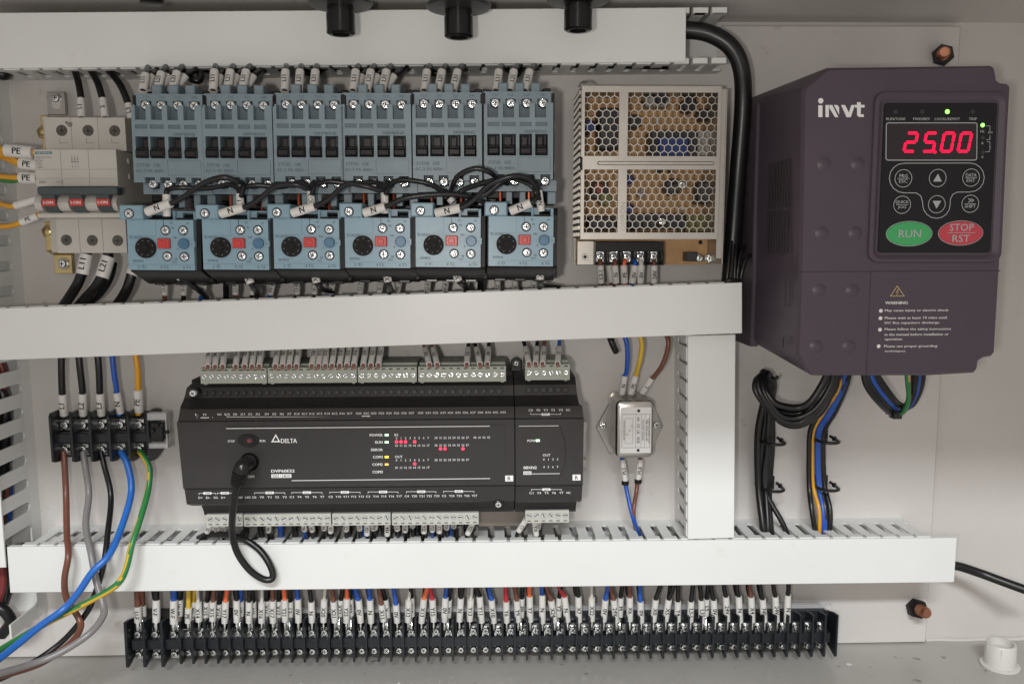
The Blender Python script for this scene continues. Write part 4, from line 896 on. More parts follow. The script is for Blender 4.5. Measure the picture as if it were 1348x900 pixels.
row(q, T, [(str(k), 522+5.95*k) for k in range(8)]+[('2%d' % k, 574+5.9*k) for k in range(8)]+[('4%d' % k, 625+6*k) for k in range(4)], 576.9, d, 1.45)
row(q, T, [('1%d' % k, 522+5.95*k) for k in range(8)]+[('3%d' % k, 574+5.9*k) for k in range(8)], 586.8, d, 1.45)
row(q, T, [(str(k), 522+5.95*k) for k in range(8)]+[('2%d' % k, 574+5.9*k) for k in range(8)], 606, d, 1.45)
row(q, T, [('1%d' % k, 522+5.95*k) for k in range(8)], 615.8, d, 1.45)
a = T.u(304.5, 580.5, d); q.text('STOP', a[0], a[1], d, 1.5, 4.6); a = T.u(345.5, 580, d); q.text('RUN', a[0], a[1], d, 1.5, 3.6, bold=True); a = T.u(330.5, 627, d); q.text('COM1', a[0], a[1], d, 1.7, 4.4)
a = T.u(670.3, 629.5, d); T.part('badge', MB().box(a[0]-2.7, a[0]+2.7, a[1]-2, a[1]+2, 74.01, 74.25), ['white']); T.part('badge', pa, ['white'])
T.part('front_lettering', q, ['white'])
q = MB(); q.text('R', a[0], a[1], 74.4, 2.6); a = T.u(357.6, 626.4, d); q.text('32DI / 24DO', a[0]+.5, a[1], 74.5, 1.6, 11.8, 'L'); T.part('inverse_lettering', q, ['blackp'])
for py, m in ((572.3, 'ledw'), (581.8, 'ledw'), (591.6, 'ledoff'), (601.2, 'ledy'), (611, 'ledo'), (620.8, 'ledoff')):
    a = T.u(509, py, d); T.part('status_lamp', MB().box(a[0]-1.2, a[0]+1.2, a[1]-.65, a[1]+.65, 74.25, 74.5, .15), [m])
lit = [(522, 581.3), (528, 581.2), (534, 581.1), (546, 581), (579.6, 590), (585.6, 589.9), (609, 589.7), (546, 609.8)]
allp = []
for r_, y in ((0, 581.3), (1, 591), (2, 610.3), (3, 620)):
    for k in range(8): allp.append((522+5.95*k, y-.3*k/8))
    if r_ != 3:
        for k in range(8): allp.append((574+5.9*k, y-.6))
for k in range(4): allp.append((625+6*k, 580))
for px, py in allp:
    on = any(abs(px-a)+abs(py-b_) < 3 for a, b_ in lit); a = T.u(px, py, d); T.part('signal_lamp', MB().cyl(a[0], a[1], 1.05 if on else .6, 74.25, 74.5 if on else 74.35, 10, .08), ['ledr2' if on else 'ledoff'])
# rocker switch, socket
a = T.u(327, 579.5, d); q = MB(); o = circ(a[0], a[1], 7.2, 32, 4.6); i_ = circ(a[0], a[1], 6.3, 32, 3.8)
q.loft(o, 74.2, inset(o, .3), 75.1, 0); q.loft(inset(o, .3), 75.1, i_, 74.4, 0); q.prism(i_, 74.2, 74.4, 0, 1); q.prism(circ(a[0]+1.2, a[1]+.2, 2.6, 18, 2.2), 74.4, 76.4, .6, 2); T.part('rocker_switch', q, ['plc', 'blackg', 'vfdd'])
q = MB(); q.cyl(a[0]+1.2, a[1]+.2, 1.1, 76.4, 76.6, 12); T.part('switch_dot', q, [mat('dark_red_dot', (.22, .02, .03), .4)])
a = T.u(328.5, 607.5, d); q = MB(); o = circ(a[0], a[1], 6.4, 28); q.loft(o, 74.2, circ(a[0], a[1], 6.0, 28), 76, 0); q.loft(circ(a[0], a[1], 6.0, 28), 76, circ(a[0], a[1], 5.2, 28), 74.3, 0, capB=True); T.part('round_socket', q, ['blackg'])
# embossed circles on the upper slope
for k in range(39):
    px = 268+k*10.25
    if px > 666: break
    a = T.u(px, 516.5-(px-455)*.0075, 55.2); dpos = 54.0
    q = MB(); q.rod((a[0], a[1], 53.2), (0, .28, 1), [(0, 1.9), (.7, 1.75), (.75, 1.3), (.3, 1.2)], 14); T.part('embossed_ring', q, ['plc'])
for px, py, s_ in ((255.7, 516.8, 56),): a = T.u(px, py, s_); q = MB(); q.cyl(a[0], a[1], 3.6, 52, 57.2, 18, .3); T.part('screw_seat', q, ['blackg']); T.part('screw', SCREW[2.6], loc=(a[0], a[1], 58.4), ang=.5)
a = T.u(656, 660.5, 66); q = MB(); q.cyl(a[0], a[1], 3.6, 60, 70.2, 18, .3); T.part('screw_seat', q, ['blackg']); T.part('screw', SCREW[2.1], loc=(a[0], a[1], 71.3), ang=.2)
# module prints
q = MB(); d = 74.2
q.box(T2.u(683, 600, d)[0], T2.u(735, 600, d)[0], T2.u(700, 560.6, d)[1]-.15, T2.u(700, 560.6, d)[1]+.2, 74.02, d); q.box(T2.u(700, 600, d)[0], T2.u(737, 600, d)[0], T2.u(700, 623.5, d)[1]-.15, T2.u(700, 623.5, d)[1]+.2, 74.02, d)
row(q, T2, [('C0', 698.5), ('Y0', 708.3), ('Y1', 718), ('Y2', 727.8), ('Y3', 738), ('NC', 748)], 541.6, 70.2, 1.5, lambda s_: 2.8)
row(q, T2, [('C1', 699.5), ('Y4', 709.5), ('Y5', 719.3), ('Y6', 729), ('Y7', 738.8), ('NC', 748.5)], 650.4, 72.2, 1.5, lambda s_: 2.8)
bracket(q, T2, 698.5, 738, 547.1, 70.3, '', -1); bracket(q, T2, 699.5, 739, 645.9, 72.3, '')
a = T2.u(702, 579.8, d); q.text('POWER', a[0]+4.4, a[1], d, 1.7, None, 'R', bold=True); a = T2.u(689, 615.3, d); q.text('08XN2', a[0], a[1], d, 2.0, 9, 'L', bold=True); a = T2.u(689, 622.2, d); q.box(a[0], a[0]+5.4, a[1]-1.2, a[1]+1.1, d-.05, d+.02)
a = T2.u(719.5, 598.7, d); q.text('OUT', a[0], a[1], d, 1.7)
row(q, T2, [(str(k), 716+5.95*k) for k in range(4)], 604.3+2, d, 1.5); row(q, T2, [(str(4+k), 716+5.95*k) for k in range(4)], 614.3+2, d, 1.5)
a = T2.u(759, 628.2, d); q.box(a[0]-2.7, a[0]+2.7, a[1]-2, a[1]+2, 74.01, 74.2); T2.part('lettering', q, ['white'])
q = MB(); q.text('R', a[0], a[1], 74.4, 2.6); a = T2.u(689.3, 622.2, d); q.text('0DI 8DO', a[0]+.3, a[1], 74.4, 1.3, 4.6, 'L')
for px, py in ((718.3, 547.1-2), (719.2, 645.9-2)): a = T2.u(px, py, 72); q.text('OUT', a[0], a[1], 70.5 if py < 600 else 72.5, 1.05, 3.4)
T2.part('inverse_lettering', q, ['blackp'])
a = T2.u(708, 579.6, d); T2.part('status_lamp', MB().box(a[0]-1.2, a[0]+1.2, a[1]-.65, a[1]+.65, 74, 74.5, .15), ['ledw'])
for k in range(6): a = T2.u(696.5+9.8*k, 513.2, 55.2); q = MB(); q.rod((a[0], a[1], 53.2), (0, .28, 1), [(0, 1.9), (.7, 1.75), (.75, 1.3), (.3, 1.2)], 14); T2.part('embossed_ring', q, ['plc'])
q = MB(); a = T2.u(679.5, 478, 14); q.prism([T2.u(673, 498, 14), T2.u(686, 498, 14)]+[T2.u(679.5+6.8*math.cos(t), 478-6.8*math.sin(t), 14) for t in [k*math.pi/8 for k in range(9)]], 8, 14, .4); T2.part('mounting_ear', q, ['plc']); T2.part('screw', SCREW[2.1], loc=(a[0], a[1], 14.6))
# curved shine edge right of the foil
for TT, px in ((T, 652), (T2, 738)):
    q = MB(); q.tube([(*TT.u(px, 562, 74), 74), (*TT.u(px+6, 585, 74), 74), (*TT.u(px+5, 612, 74), 74), (*TT.u(px-4, 634, 74), 74)], .3, 6, 6); TT.part('curved_ridge', q, ['plc'])
def connector(T, px0, px1, pyt, pyb, pys, n, up, m, d=58):
    x0, x1 = T.u(px0, (pyt+pyb)/2, d)[0], T.u(px1, (pyt+pyb)/2, d)[0]; z1 = T.u((px0+px1)/2, pyt, d)[1]; z0 = T.u((px0+px1)/2, pyb, d)[1]; w = (x1-x0)/n
    q = MB(); zs = T.u((px0+px1)/2, pys, d)[1]; R = []
    zw = (z1-1.2) if up else (z0+1.3)
    for k in range(n):
        xm = x0+(k+.5)*w; R.append((xm-1.25, xm+1.25, zw-.45, zw+.35, d-1.5, 1))
    q.relief(x0, x1, z0, z1, 20, d, R, 0)
    if up: q.box(x0+.3, x1-.3, z1, z1+1.6, 22, d-9, .2); 
    for k in (0, n-1):
        xm = x0+(k+.5)*w; q.box(xm-1, xm+1, z0-1.0, z0, d-6, d-2)
    co = T.part('connector', q, [m, 'black'])
    for k in range(n):
        xm = x0+(k+.5)*w; b_ = MB(); T.part('screw', CSCREW, parent=co, loc=(xm, zs, d), ang=random.uniform(-1.3, .6))
b = MB(); b.loft(circ(0, 0, 1.95, 16), .02, circ(0, 0, 1.8, 16), .5, 1); b.loft(circ(0, 0, 1.8, 16), .5, circ(0, 0, 1.55, 16), .1, 1); b.prism(circ(0, 0, 1.55, 16), -.2, .12, 0, 0); b.box(-1.5, 1.5, -.28, .28, .12, .2, 0, 2); CSCREW = b.mesh('screw', ['steel', 'grey2', 'slot'])
for a, b_, n, dy in ((264, 351, 9, 1.6), (352.5, 469.5, 12, .8), (471, 548.5, 8, 0), (550.5, 666, 12, -.7)): connector(T, a, b_, 483+dy, 503+dy, 494+dy, n, True, 'green')
connector(T2, 691.5, 750, 479.5, 500, 490.5, 6, True, 'green')
for a, b_, n, dy in ((272, 319.5, 5, .8), (321, 435.5, 12, .3), (437.5, 514, 8, -.5), (516, 630, 12, -1.2)): connector(T, a, b_, 676+dy, 691.5+dy, 682+dy, n, False, 'grey2', 56)
connector(T2, 691.6, 749, 671.5, 687.5, 678, 6, False, 'grey2', 56)

T = Thing('bare_strip', 'bare brownish metal strip below the controller, between two pale connectors', 'metal strip', U(661, 685, 0), 0)
x0, z1 = T.u(629, 671, 30); x1, z0 = T.u(693, 692, 30); q = MB(); q.box(x0, x1, z0, z1, 26, 30, .4); T.part('strip', q, ['stripm']); q = MB(); q.box(x0+3, x1-3, z0+3, z1-2, .3, 26); T.part('web', q, ['zinc'])

# ------------------------------------------------------------------ mains filter
T = Thing('mains_filter', 'small shiny metal box with a white technical label and diamond flange', 'filter', U(832, 562, 0))
q = MB(); q.prism([T.u(*p, 2) for p in ((785, 563), (787, 558), (803, 528), (860, 532), (871, 556), (873, 560), (871, 564), (860, 588), (803, 598), (787, 567))], 0.3, 2.2, .3); T.part('flange', q, ['zinc'])
fr = 34; o = rrect(*[T.u(811, 565, fr)[0], T.u(860.5, 565, fr)[0]], T.u(835, 603, fr)[1], T.u(835, 527, fr)[1], 4)
q = MB(); ins = inset(o, -1.2); q.prism(inset(o, -1), 2, 4); q.loft(o, 3, o, fr-2.5, 0); q.loft(o, fr-2.5, inset(o, 1), fr-.6, 0); q.loft(inset(o, 1), fr-.6, inset(o, 2.4), fr, 0, capB=True); T.part('case', q, ['zinc'])
lx0, lx1 = T.u(816.5, 565, fr)[0], T.u(857, 565, fr)[0]; lz0, lz1 = T.u(835, 596, fr)[1], T.u(835, 536, fr)[1]
q = MB(); q.box(lx0, lx1, lz0, lz1, fr, fr+.15); lab = T.part('label', q, ['white'])
q = MB(); e = fr+.25; line(q, [(lx0+1.2, lz0+4), (lx1-1, lz0+4), (lx1-1, lz1-5), (lx0+1.2, lz1-5)], .2, e, True)
for k in (.5, .68, .8): line(q, [(lx0+(lx1-lx0)*k, lz0+4), (lx0+(lx1-lx0)*k, lz1-5)], .15, e)
for s_, k, h, w in (('YUNPEN ELECTRONIC Co.,Ltd', .93, 1.1, 18), ('YB11D2-6A-W', .86, 1.4, 16), ('125/250V 50/60Hz', .74, 1.1, 15), ('6A  CE  UL  VDE', .585, 1.9, 19), ('POWER LINE FILTER', .12, .9, 14)): q.text(s_, lx0+(lx1-lx0)*k, (lz0+lz1)/2, e, h, w, 'C', -math.pi/2)
for c in (lz0+2, lz1-2.5): q.cyl((lx0+lx1)/2+2, c, 1.1, e-.03, e, 12)
for k in range(3): line(q, circ(lx0+5+k*1.7, (lz0+lz1)/2-3+k*3, .9, 8), .15, e, True)
line(q, [(lx0+3.5, lz0+7), (lx0+3.5, lz1-8), (lx0+9, lz1-8), (lx0+9, lz0+7)], .15, e, True)
T.part('label_print', q, ['blackp'], parent=lab)
for px, py in ((793.5, 560), (864, 559)): x, z = T.u(px, py, 3); T.part('screw', SCREW[2.6], loc=(x, z, 3.6), ang=.4)
for px, py in ((818, 522.5), (831, 522.5), (845, 522.5), (822, 634), (840, 632)):
    if py < 600: x, z = T.u(px, py, 18); T.part('bushing', MB().rod((x, z-3, 18), (0, 1, 0), [(0, 2.8), (2.4, 2.8), (3, 2.2)], 12), ['black'])

# ------------------------------------------------------------------ five pole barrier block on the left
T = Thing('terminal_block', 'black five pole terminal block carrying L1 L2 L3 N and PE', 'terminal block', U(130, 575, 0), .004)
db = 20
q = MB(); x0, x1 = T.u(76, 575, db)[0], T.u(200, 575, db)[0]; Zt = lambda y, d: T.u(130, y, d)[1]
q.box(x0, x1, Zt(603, db), Zt(548, db), 0.5, db-4, .5); q.box(x0, x1, Zt(583, db+8), Zt(570, db+8), 10, db+8, .6); T.part('base', q, ['strip'])
xs_ = [T.u(v, 575, 34)[0] for v in (66, 93, 118, 143, 168.5, 194)]
for k, x in enumerate(xs_):
    q = MB(); za, zc2 = Zt(543, 34), Zt(609, 34)
    q.profz([(0, 0)]*3, 0, 1) if 0 else None
    pr = [(za-3, 8), (za, 20), (za-.5, 31), (za-3, 33), (zc2+1, 33), (zc2, 31), (zc2-1, 24), (zc2+1, 14), (zc2+4, 8)]
    q.profx(pr, x-.8, x+.8); T.part('barrier', q, ['strip'])
for k, px in enumerate((84, 108, 132.5, 157, 181.6)):
    for py in (560, 592):
        x, z = T.u(px, py-k*.2, 22); q = MB(); q.box(x-3.6, x+3.6, z-4.2, z+4.2, 16, 19.5, .4); T.part('clamp_plate', q, ['plated']); T.part('screw', SCREW[3.0], loc=(x, z, 21.2), ang=random.uniform(0, 3), scale=(1.12, 1.12, 1.12))
T = Thing('end_cover', 'clear plastic end cover over black contacts right of the five pole block', 'cover', U(207, 568, 0))
q = MB(); x0, z1 = T.u(193, 544, 36); x1, z0 = T.u(221, 590, 36); q.box(x0, x1, z1-5, z1, 30, 36, .4); q.box(x0, x1, z0, z0+3.5, 30, 36, .4); q.box(x1-1, x1, z0, z1, 30, 35.8); T.part('clear_shell', q, ['clear'])
q = MB(); q.box(x0+1, x1-3.5, z0+5.5, z1-7, 26, 34, .6)
for k in range(4): q.cyl(x0+3+k*3.5, (z0+z1)/2+random.uniform(-4, 4), 1.6, 35, 36, 8, .3)
T.part('contact_block', q, ['blackg'])

# ------------------------------------------------------------------ long terminal strip
T = Thing('terminal_strip', 'long black barrier terminal strip above the cabinet floor, three wide poles then many narrow ones', 'terminal strip', U(635, 845, 0), -.006)
ds = 22; sl = lambda px: -(px-635)*.0085
def tz(px, py, d): return T.u(px, py+sl(px), d)[1]
q = MB(); x0, x1 = T.u(176, 840, ds)[0], T.u(1090, 840, ds)[0]; q.box(x0, x1, tz(635, 862, ds), tz(635, 812, ds), .6, ds-5); q.box(x0, x1, tz(635, 850, ds+4), tz(635, 837.5, ds+4), 10, ds+4.5, .6); T.part('base', q, ['strip'])
def barrier_mesh(ext, h2):
    pr = [(tz(635, 808, 10), 3), (tz(635, 806, 12), 14), (tz(635, 810, 24), 24), (tz(635, 814, 31), 31), (tz(635, 862, 30)-ext, 31), (tz(635, 862, 30)-ext-.8, 30), (tz(635, 862, 30)+1, 6), (tz(635, 862, 30)+1, 3)]
    q = MB(); q.profx(pr, -h2, h2); return q.mesh('barrier', ['strip'])
BM, BL = barrier_mesh(3.4, .72), barrier_mesh(5.6, 1.0)
for px in (165.5, 188.5, 212.5): x = T.u(px, 840, 31)[0]; T.part('barrier', BL, loc=(x, 0, 0))
PX = [236.5+16.34*k for k in range(54)]; PX[-1] = 1101.5
for px in PX: x = T.u(px, 840, 31)[0]; T.part('barrier', BM, loc=(x, 0, 0))
b = MB(); b.box(-2.9, 2.9, -4, 3.4, -3, 0, .3); CPL = b.mesh('clamp_plate', ['plated']); b = MB(); b.box(-2.8, 2.8, -2.4, 2.4, -3, 0, .3); CPS = b.mesh('clamp_plate', ['plated'])
XC = [182, 205, 229]+[247.5+16.33*k for k in range(52)]
for i, px in enumerate(XC):
    if px > 1098: continue
    big = i < 3
    for py, hi in ((829, 1), (855.5 if big else 853.5, 0)):
        x, z = T.u(px, (py if hi else py+1)+0*sl(px), 20); z = tz(635, py, 23) 
        x = T.u(px, 840, 23)[0]
        T.part('clamp_plate', CPL if hi or big else CPS, loc=(x, z, 22.2)); T.part('screw', SCREW[2.9 if big else 2.6], loc=(x, z, 23.9), ang=random.uniform(0, 3))
q = MB(); q.box(T.u(345, 805, 12)[0], T.u(1094, 805, 12)[0], tz(635, 815, 12), tz(635, 800.5, 12), 11, 12, .2); q.box(T.u(345, 805, 12)[0], T.u(1094, 805, 12)[0], tz(635, 800.5, 12), tz(635, 799.4, 12), 8, 13, .2); T.part('clear_cover', q, ['clear'])
# ------------------------------------------------------------------ wires
def nb(L, i, ti, ci, where):
    L2 = [(q[ti], q[ci]) for q in L]; t, c = L2[i]
    if i == 0: w = f'leftmost, before {L2[1][0]}'
    elif i == len(L2)-1: w = f'rightmost, after {L2[i-1][0]}'
    else: w = f'between {L2[i-1][1]} {L2[i-1][0]} and {L2[i+1][1]} {L2[i+1][0]}' if ci != ti+1 or True else ''
    return f'{c} wire {t}, {w}, {where}'
def W_(pts): return [P(*p) for p in pts]
def mid_(a, b, t): return tuple(a[i]+(b[i]-a[i])*t for i in range(3))
ORD = ['first', 'second', 'third', 'fourth', 'fifth', 'sixth', 'seventh', 'eighth', 'ninth', 'tenth', 'eleventh', 'twelfth', 'thirteenth', 'fourteenth', 'fifteenth', 'sixteenth', 'seventeenth', 'eighteenth', 'nineteenth', 'twentieth']
# -- bottom strip
STR = [(182, 'brown', 'U-F', 181, 797, 0), (188, 'brown', 'U-M', 186, 796, 1), (206, 'black', 'V-F', 204, 790, 0), (229, 'blue', 'W-F', 230, 790, 0), (236, 'black', 'W-M', 237, 786, 1),
 (248, 'yellow', 'PE', 250, 798, 0), (254, 'yellow', 'X1', 256, 793, 1), (262, 'white', 'X14', 260, 792, 0), (271, 'black', 'X15', 273, 792, 1), (280, 'brown', 'X15', 281, 793, 0), (287, 'black', 'X16', 291, 792, 1),
 (296, 'orange', 'Y17', 299, 790, 0), (312, 'black', '0V', 312, 791, 0), (317, 'blue', 'V0', 318, 791, 1), (328, 'black', 'N', 328, 790, 0), (334, 'black', 'N1', 333, 790, 1), (344.5, 'white', 'X16', 345, 790, 0), (351, 'black', 'X16', 351, 790, 1),
 (359.5, 'brown', 'X17', 357, 791, 0), (367, 'black', 'X17', 367, 790, 1), (375.5, 'orange', 'Y21', 375, 790, 0), (382, 'black', 'L3', 383, 790, 1), (393, 'blue', '0V', 392, 790, 0), (411, 'black', 'N', 409, 789, 0), (426, 'white', 'X20', 429, 789, 0),
 (441, 'brown', 'X21', 438, 789, 0), (447, 'black', 'X22', 450, 789, 1), (456, 'orange', 'Y23', 456, 789, 0), (462, 'black', 'Y22', 461, 788, 1), (475, 'blue', '0V', 469, 788, 0), (488.5, 'blue', 'N', 484, 788, 0), (505, 'brown', 'X11', 498, 795, 0), (510, 'black', 'X', 504, 790, 1),
 (523, 'blue', '0V', 520, 794, 0), (537, 'white', 'X12', 539, 788, 0), (542, 'black', 'X10', 541, 787, 1), (555, 'orange', 'X13', 562, 789, 0), (571, 'red', 'Y15', 567, 790, 0), (585, 'blue', '0V', 588, 787, 0), (590, 'black', 'X0', 592, 787, 1), (605, 'black', 'N', 609, 786, 0),
 (618.5, 'white', 'Y13', 622, 789, 0), (634, 'black', 'Y11', 629, 786, 0), (650, 'blue', 'X10', 642, 788, 0), (667, 'red', 'Y6', 667, 789, 0), (682, 'brown', 'Y9', 677, 791, 0), (686, 'black', 'P0', 688, 785, 1), (698, 'orange', 'Y7', 696, 786, 0), (714, 'blue', 'N', 712, 784, 0),
 (730, 'brown', 'X24', 719, 788, 0), (735, 'black', 'Y2', 737, 787, 1), (747, 'red', 'N', 738, 785, 0), (762, 'black', 'X7', 760, 786, 0), (779, 'white', 'X22', 778, 788, 0), (794.5, 'blue', '0V', 799, 791, 0), (811, 'brown', '24V', 803, 789, 0), (816, 'black', 'M', 817, 786, 1),
 (829, 'brown', 'X6', 829, 785, 0), (844, 'blue', '0V', 843, 790, 0), (860, 'black', 'X0', 867, 790, 0), (876, 'black', 'X5', 884, 790, 0), (892, 'black', 'Y4', 894, 790, 0), (908.5, 'black', 'L3-1', 910, 790, 0), (924, 'black', 'L31', 922, 789, 0), (929, 'black', 'L5', 933, 788, 1), (941, 'black', '0V', 936, 787, 0),
 (957, 'black', '24V', 954, 785, 0), (974, 'black', 'N', 971, 785, 0), (990, 'brown', 'X4', 987, 787, 0), (1006, 'black', 'N0', 1002, 788, 0), (1022, 'black', '24V', 1018, 785, 0), (1036, 'black', 'N', 1037, 784, 0)]
ntot = len(STR)
for i, (xb, col, tx, xt, ys, beh) in enumerate(STR):
    big = i < 5; r = 1.75 if not big else 2.4
    if col in ('white',): r = 1.3
    db_ = 25 if not beh else 20; ye = 820 if big else 819; jit = random.uniform(-1.5, 1.5); ys += random.uniform(-2, 2.5); xt += random.uniform(-1.6, 1.6)
    sb, stp = P(xb, ye-random.uniform(0, 3)-(7 if beh else 0), db_), P(xb+(xt-xb)*.45, ys, db_+1)
    top = P(xt+(xt-xb)*.5+jit, 760, 26); tt = P(xt+jit*.3, 776, 27)
    side = 'behind its neighbour ' if beh else ''
    wire([top, tt, stp, mid_(stp, sb, .5), sb], r, col, nb(STR, i, 2, 1, 'on the bottom strip'), (sb, stp), tx, 'wire', 'marked wires landing on the long bottom terminal strip', sub=3, srad=2.5 if not big else 2.8, flip=-1, tsize=3.0, tip=[sb, P(xb, 823, 25), P(xb, 827, 24)])
    if col in ('black', 'blue', 'brown', 'orange') and random.random() < .55 and not beh:
        wire([P(xt-3, 760, 22), P(xt-2.5+jit, 775, 22), mid_(stp, sb, .15)], r*.95, random.choice(['black', 'black', 'blue' if col == 'blue' else 'black']), f'unmarked lead behind {col} {tx}, ' + nb(STR, i, 2, 1, '').split(', ')[1] + ', bottom strip', sub=3, group='unmarked second leads on the bottom strip')
# -- controller, upper rows
PT = [240, 283, 328, 405, 458, 502, 545, 640, 682, 722, 765, 855, 895, 935, 975, 1020, 1063, 1105, 1160, 1205, 1250]
PTT = ['S/S', '24G', 'X0', '24V', 'X0', 'X1', 'X2', 'X4', 'X5', 'X6', 'X7', 'X10', 'X11', 'X12', 'X13', 'X14', 'X15', 'X16', 'X20', 'X21', 'X22']
rowt = [(220+c/4.493, tx, 'black' if c < 1000 else 'black', 22) for c, tx in zip(PT, PTT)]
rowt += [(565, 'X30', 'brown', 26), (575.3, 'X31', 'brown', 24), (614.5, 'X35', 'black', 24), (631.5, 'X36', 'black', 28), (641.5, 'X41', 'black', 14), (696, 'C0', 'black', 24), (705, 'Y30', 'black', 16), (714.3, 'Y31', 'brown', 16), (734, 'Y3', 'blue', 18)]
for i, (px, tx, col, up) in enumerate(rowt):
    dy = -(px-455)*.0085; lo = 480.5+dy; d = 50
    lean = 4 if px < 560 else (-5 if 560 < px < 600 else (0 if px < 620 else -4)); 
    if tx in ('X41', 'Y30', 'Y31', 'Y3', 'X35'): lean = 1.5
    if px > 400 and px < 430: lean = 8 - (px-400)*.2
    ln = 25 if px < 560 else 20
    A = P(px, lo, 60); B = P(px+lean, lo-ln, 40); C = P(px+lean*2.4, lo-ln-18, 34);
    wo = wire([P(px, lo+4, d), A, B, C], 1.35, col, nb(rowt, i, 1, 2, 'above the controller'), (A, B), tx, 'wire', 'marked wires above the controller', srad=2.05, sub=3, flip=1, tsize=2.5, scol='sleeve', tip=None)
    b = MB(); ax = (Vector(A)-Vector(B)).normalized(); o = Vector(P(px, lo+4, d)); b.rod(Vector(A)-o+ax*.05, ax, [(0, 1.45), (.25, 1.45), (.25, 1.1), (4, 1.0)], 12)
    so = bpy.data.objects.new('ferrule_collar', b.mesh('ferrule_collar', [M['pink']])); COL.objects.link(so); so.parent = wo
# -- controller, lower rows
c5 = lambda c: 220+c/4.493
c7 = lambda c: 480+c/4.348
low = [(c5(255), -4, 8, 'SG'), (c5(290), 2, 9, 'D+'), (c5(335), 0, 8, 'D-'), (c5(600), 0, 8, 'Y0'), (c5(805), 2, 7, 'Y4'), (c5(850), 2, 8, 'Y5'), (c5(925), 1, 6, 'Y6'), (c5(968), 0, 10, 'Y7'), (c5(1060), 0, 8, 'C2'), (c5(1135), 1, 7, 'Y11'), (c5(1183), 0, 14, 'Y12'), (c5(1220), 0, 7, 'Y13'), (c5(1303), 0, 15, 'Y14'),
 (c7(60), 0, 6, 'Y16'), (c7(130), 0, 14, 'Y17'), (c7(180), 2, 8, 'C4'), (c7(232), 0, 10, 'Y20'), (c7(270), 1, 4, 'Y21'), (c7(340), 0, 12, 'Y22'), (c7(388), 0, 10, 'Y23'), (c7(428), 0, 12, 'C5'), (c7(470), 0, 7, 'Y24'), (c7(510), 0, 5, 'Y25'), (c7(625), -8, 15, 'Y27'), (c7(925), -10, 12, 'C1'), (c7(970), 3, 17, 'Y30'), (c7(1000), -2, 8, 'Y31')]
for i, (px, dx, ln, tx) in enumerate(low):
    dy = -(px-455)*.012; a = 689.5+dy; col = 'blue' if tx in ('Y23', 'Y4') else ('white' if tx == 'D+' else 'black'); d = 44
    A = P(px, a-3, d); B = P(px+dx, a+ln, d-4)
    wire([A, B, P(px+dx*1.3, a+ln+9, 34), P(px+dx*1.4+2, a+ln+26, 25)], 1.3, col, nb([(q_[3], 'blue' if q_[3] in ('Y23', 'Y4') else ('white' if q_[3] == 'D+' else 'black')) for q_ in low], i, 0, 1, 'below the controller'), (B, A), tx, 'wire', 'marked wires below the controller', srad=2.1, sub=3, flip=-1, tsize=2.2)
# -- contactor tops
cT = [(('', 172, 113), ('2', 194, 113), ('3', 230, 104)),]
for i, (px0, py0) in enumerate(C_O):
    for k in range(3):
        tx = ('L11', 'L21', 'L31')[k]; bx = px0+(16, 34.5, 54)[k]; by = 120; dx = (3, 7, 9)[k] if i in (1, 0) else (2, 3, 4)[k] if i in (2,) else (6, 8, 10)[k]
        if i == 0: dx += 3
        d = 74; tp = (99, 97, 96)[k] if i == 0 else 94
        A = P(bx, by, d); B = P(bx+dx*.6, tp, d-8)
        where = ('leftmost', 'second', 'third', 'fourth', 'fifth', 'rightmost')[i]
        wire([A, B, P(bx+dx*1.6, 84, 40), P(bx+dx*2.6+4, 70, 26)], 2.0, 'black', f'black wire marked {tx} entering the top of the {where} contactor', (A, B), tx, 'wire', 'marked wires above the contactors', srad=2.75, sub=4, tsize=2.8)
        if k < 3 and i in (0, 1, 3):
            A2 = P(bx+5, by-4, 62); B2 = P(bx+dx+6, 100, 58)
            wire([A2, B2, P(bx+dx*2.4+6, 90, 44), P(bx+dx*3+12, 72, 26)], 1.9, 'black', f'half hidden black wire behind the one marked {tx} above the {where} contactor', (A2, B2), None, 'wire', 'marked wires above the contactors', srad=2.7, sub=4)
wire([P(238, 92, 40), P(252, 104, 52), P(262, 106, 52), P(264, 98, 48), P(256, 88, 40)], 2.3, 'black', 'black loop of wire hanging below the top duct between the first two contactors', sub=6)
for i, (a, b_) in enumerate(((300, 340), (395, 430), (470, 500), (668, 690), (560, 590))):
    wire([P(a, 92, 30), P((a+b_)/2, 99-2*i % 3, 38), P(b_, 88, 30)], 2.1, 'black', f'black wire sagging under the top duct above the {("second", "third", "fourth", "rightmost", "fifth")[i]} contactor', sub=5)
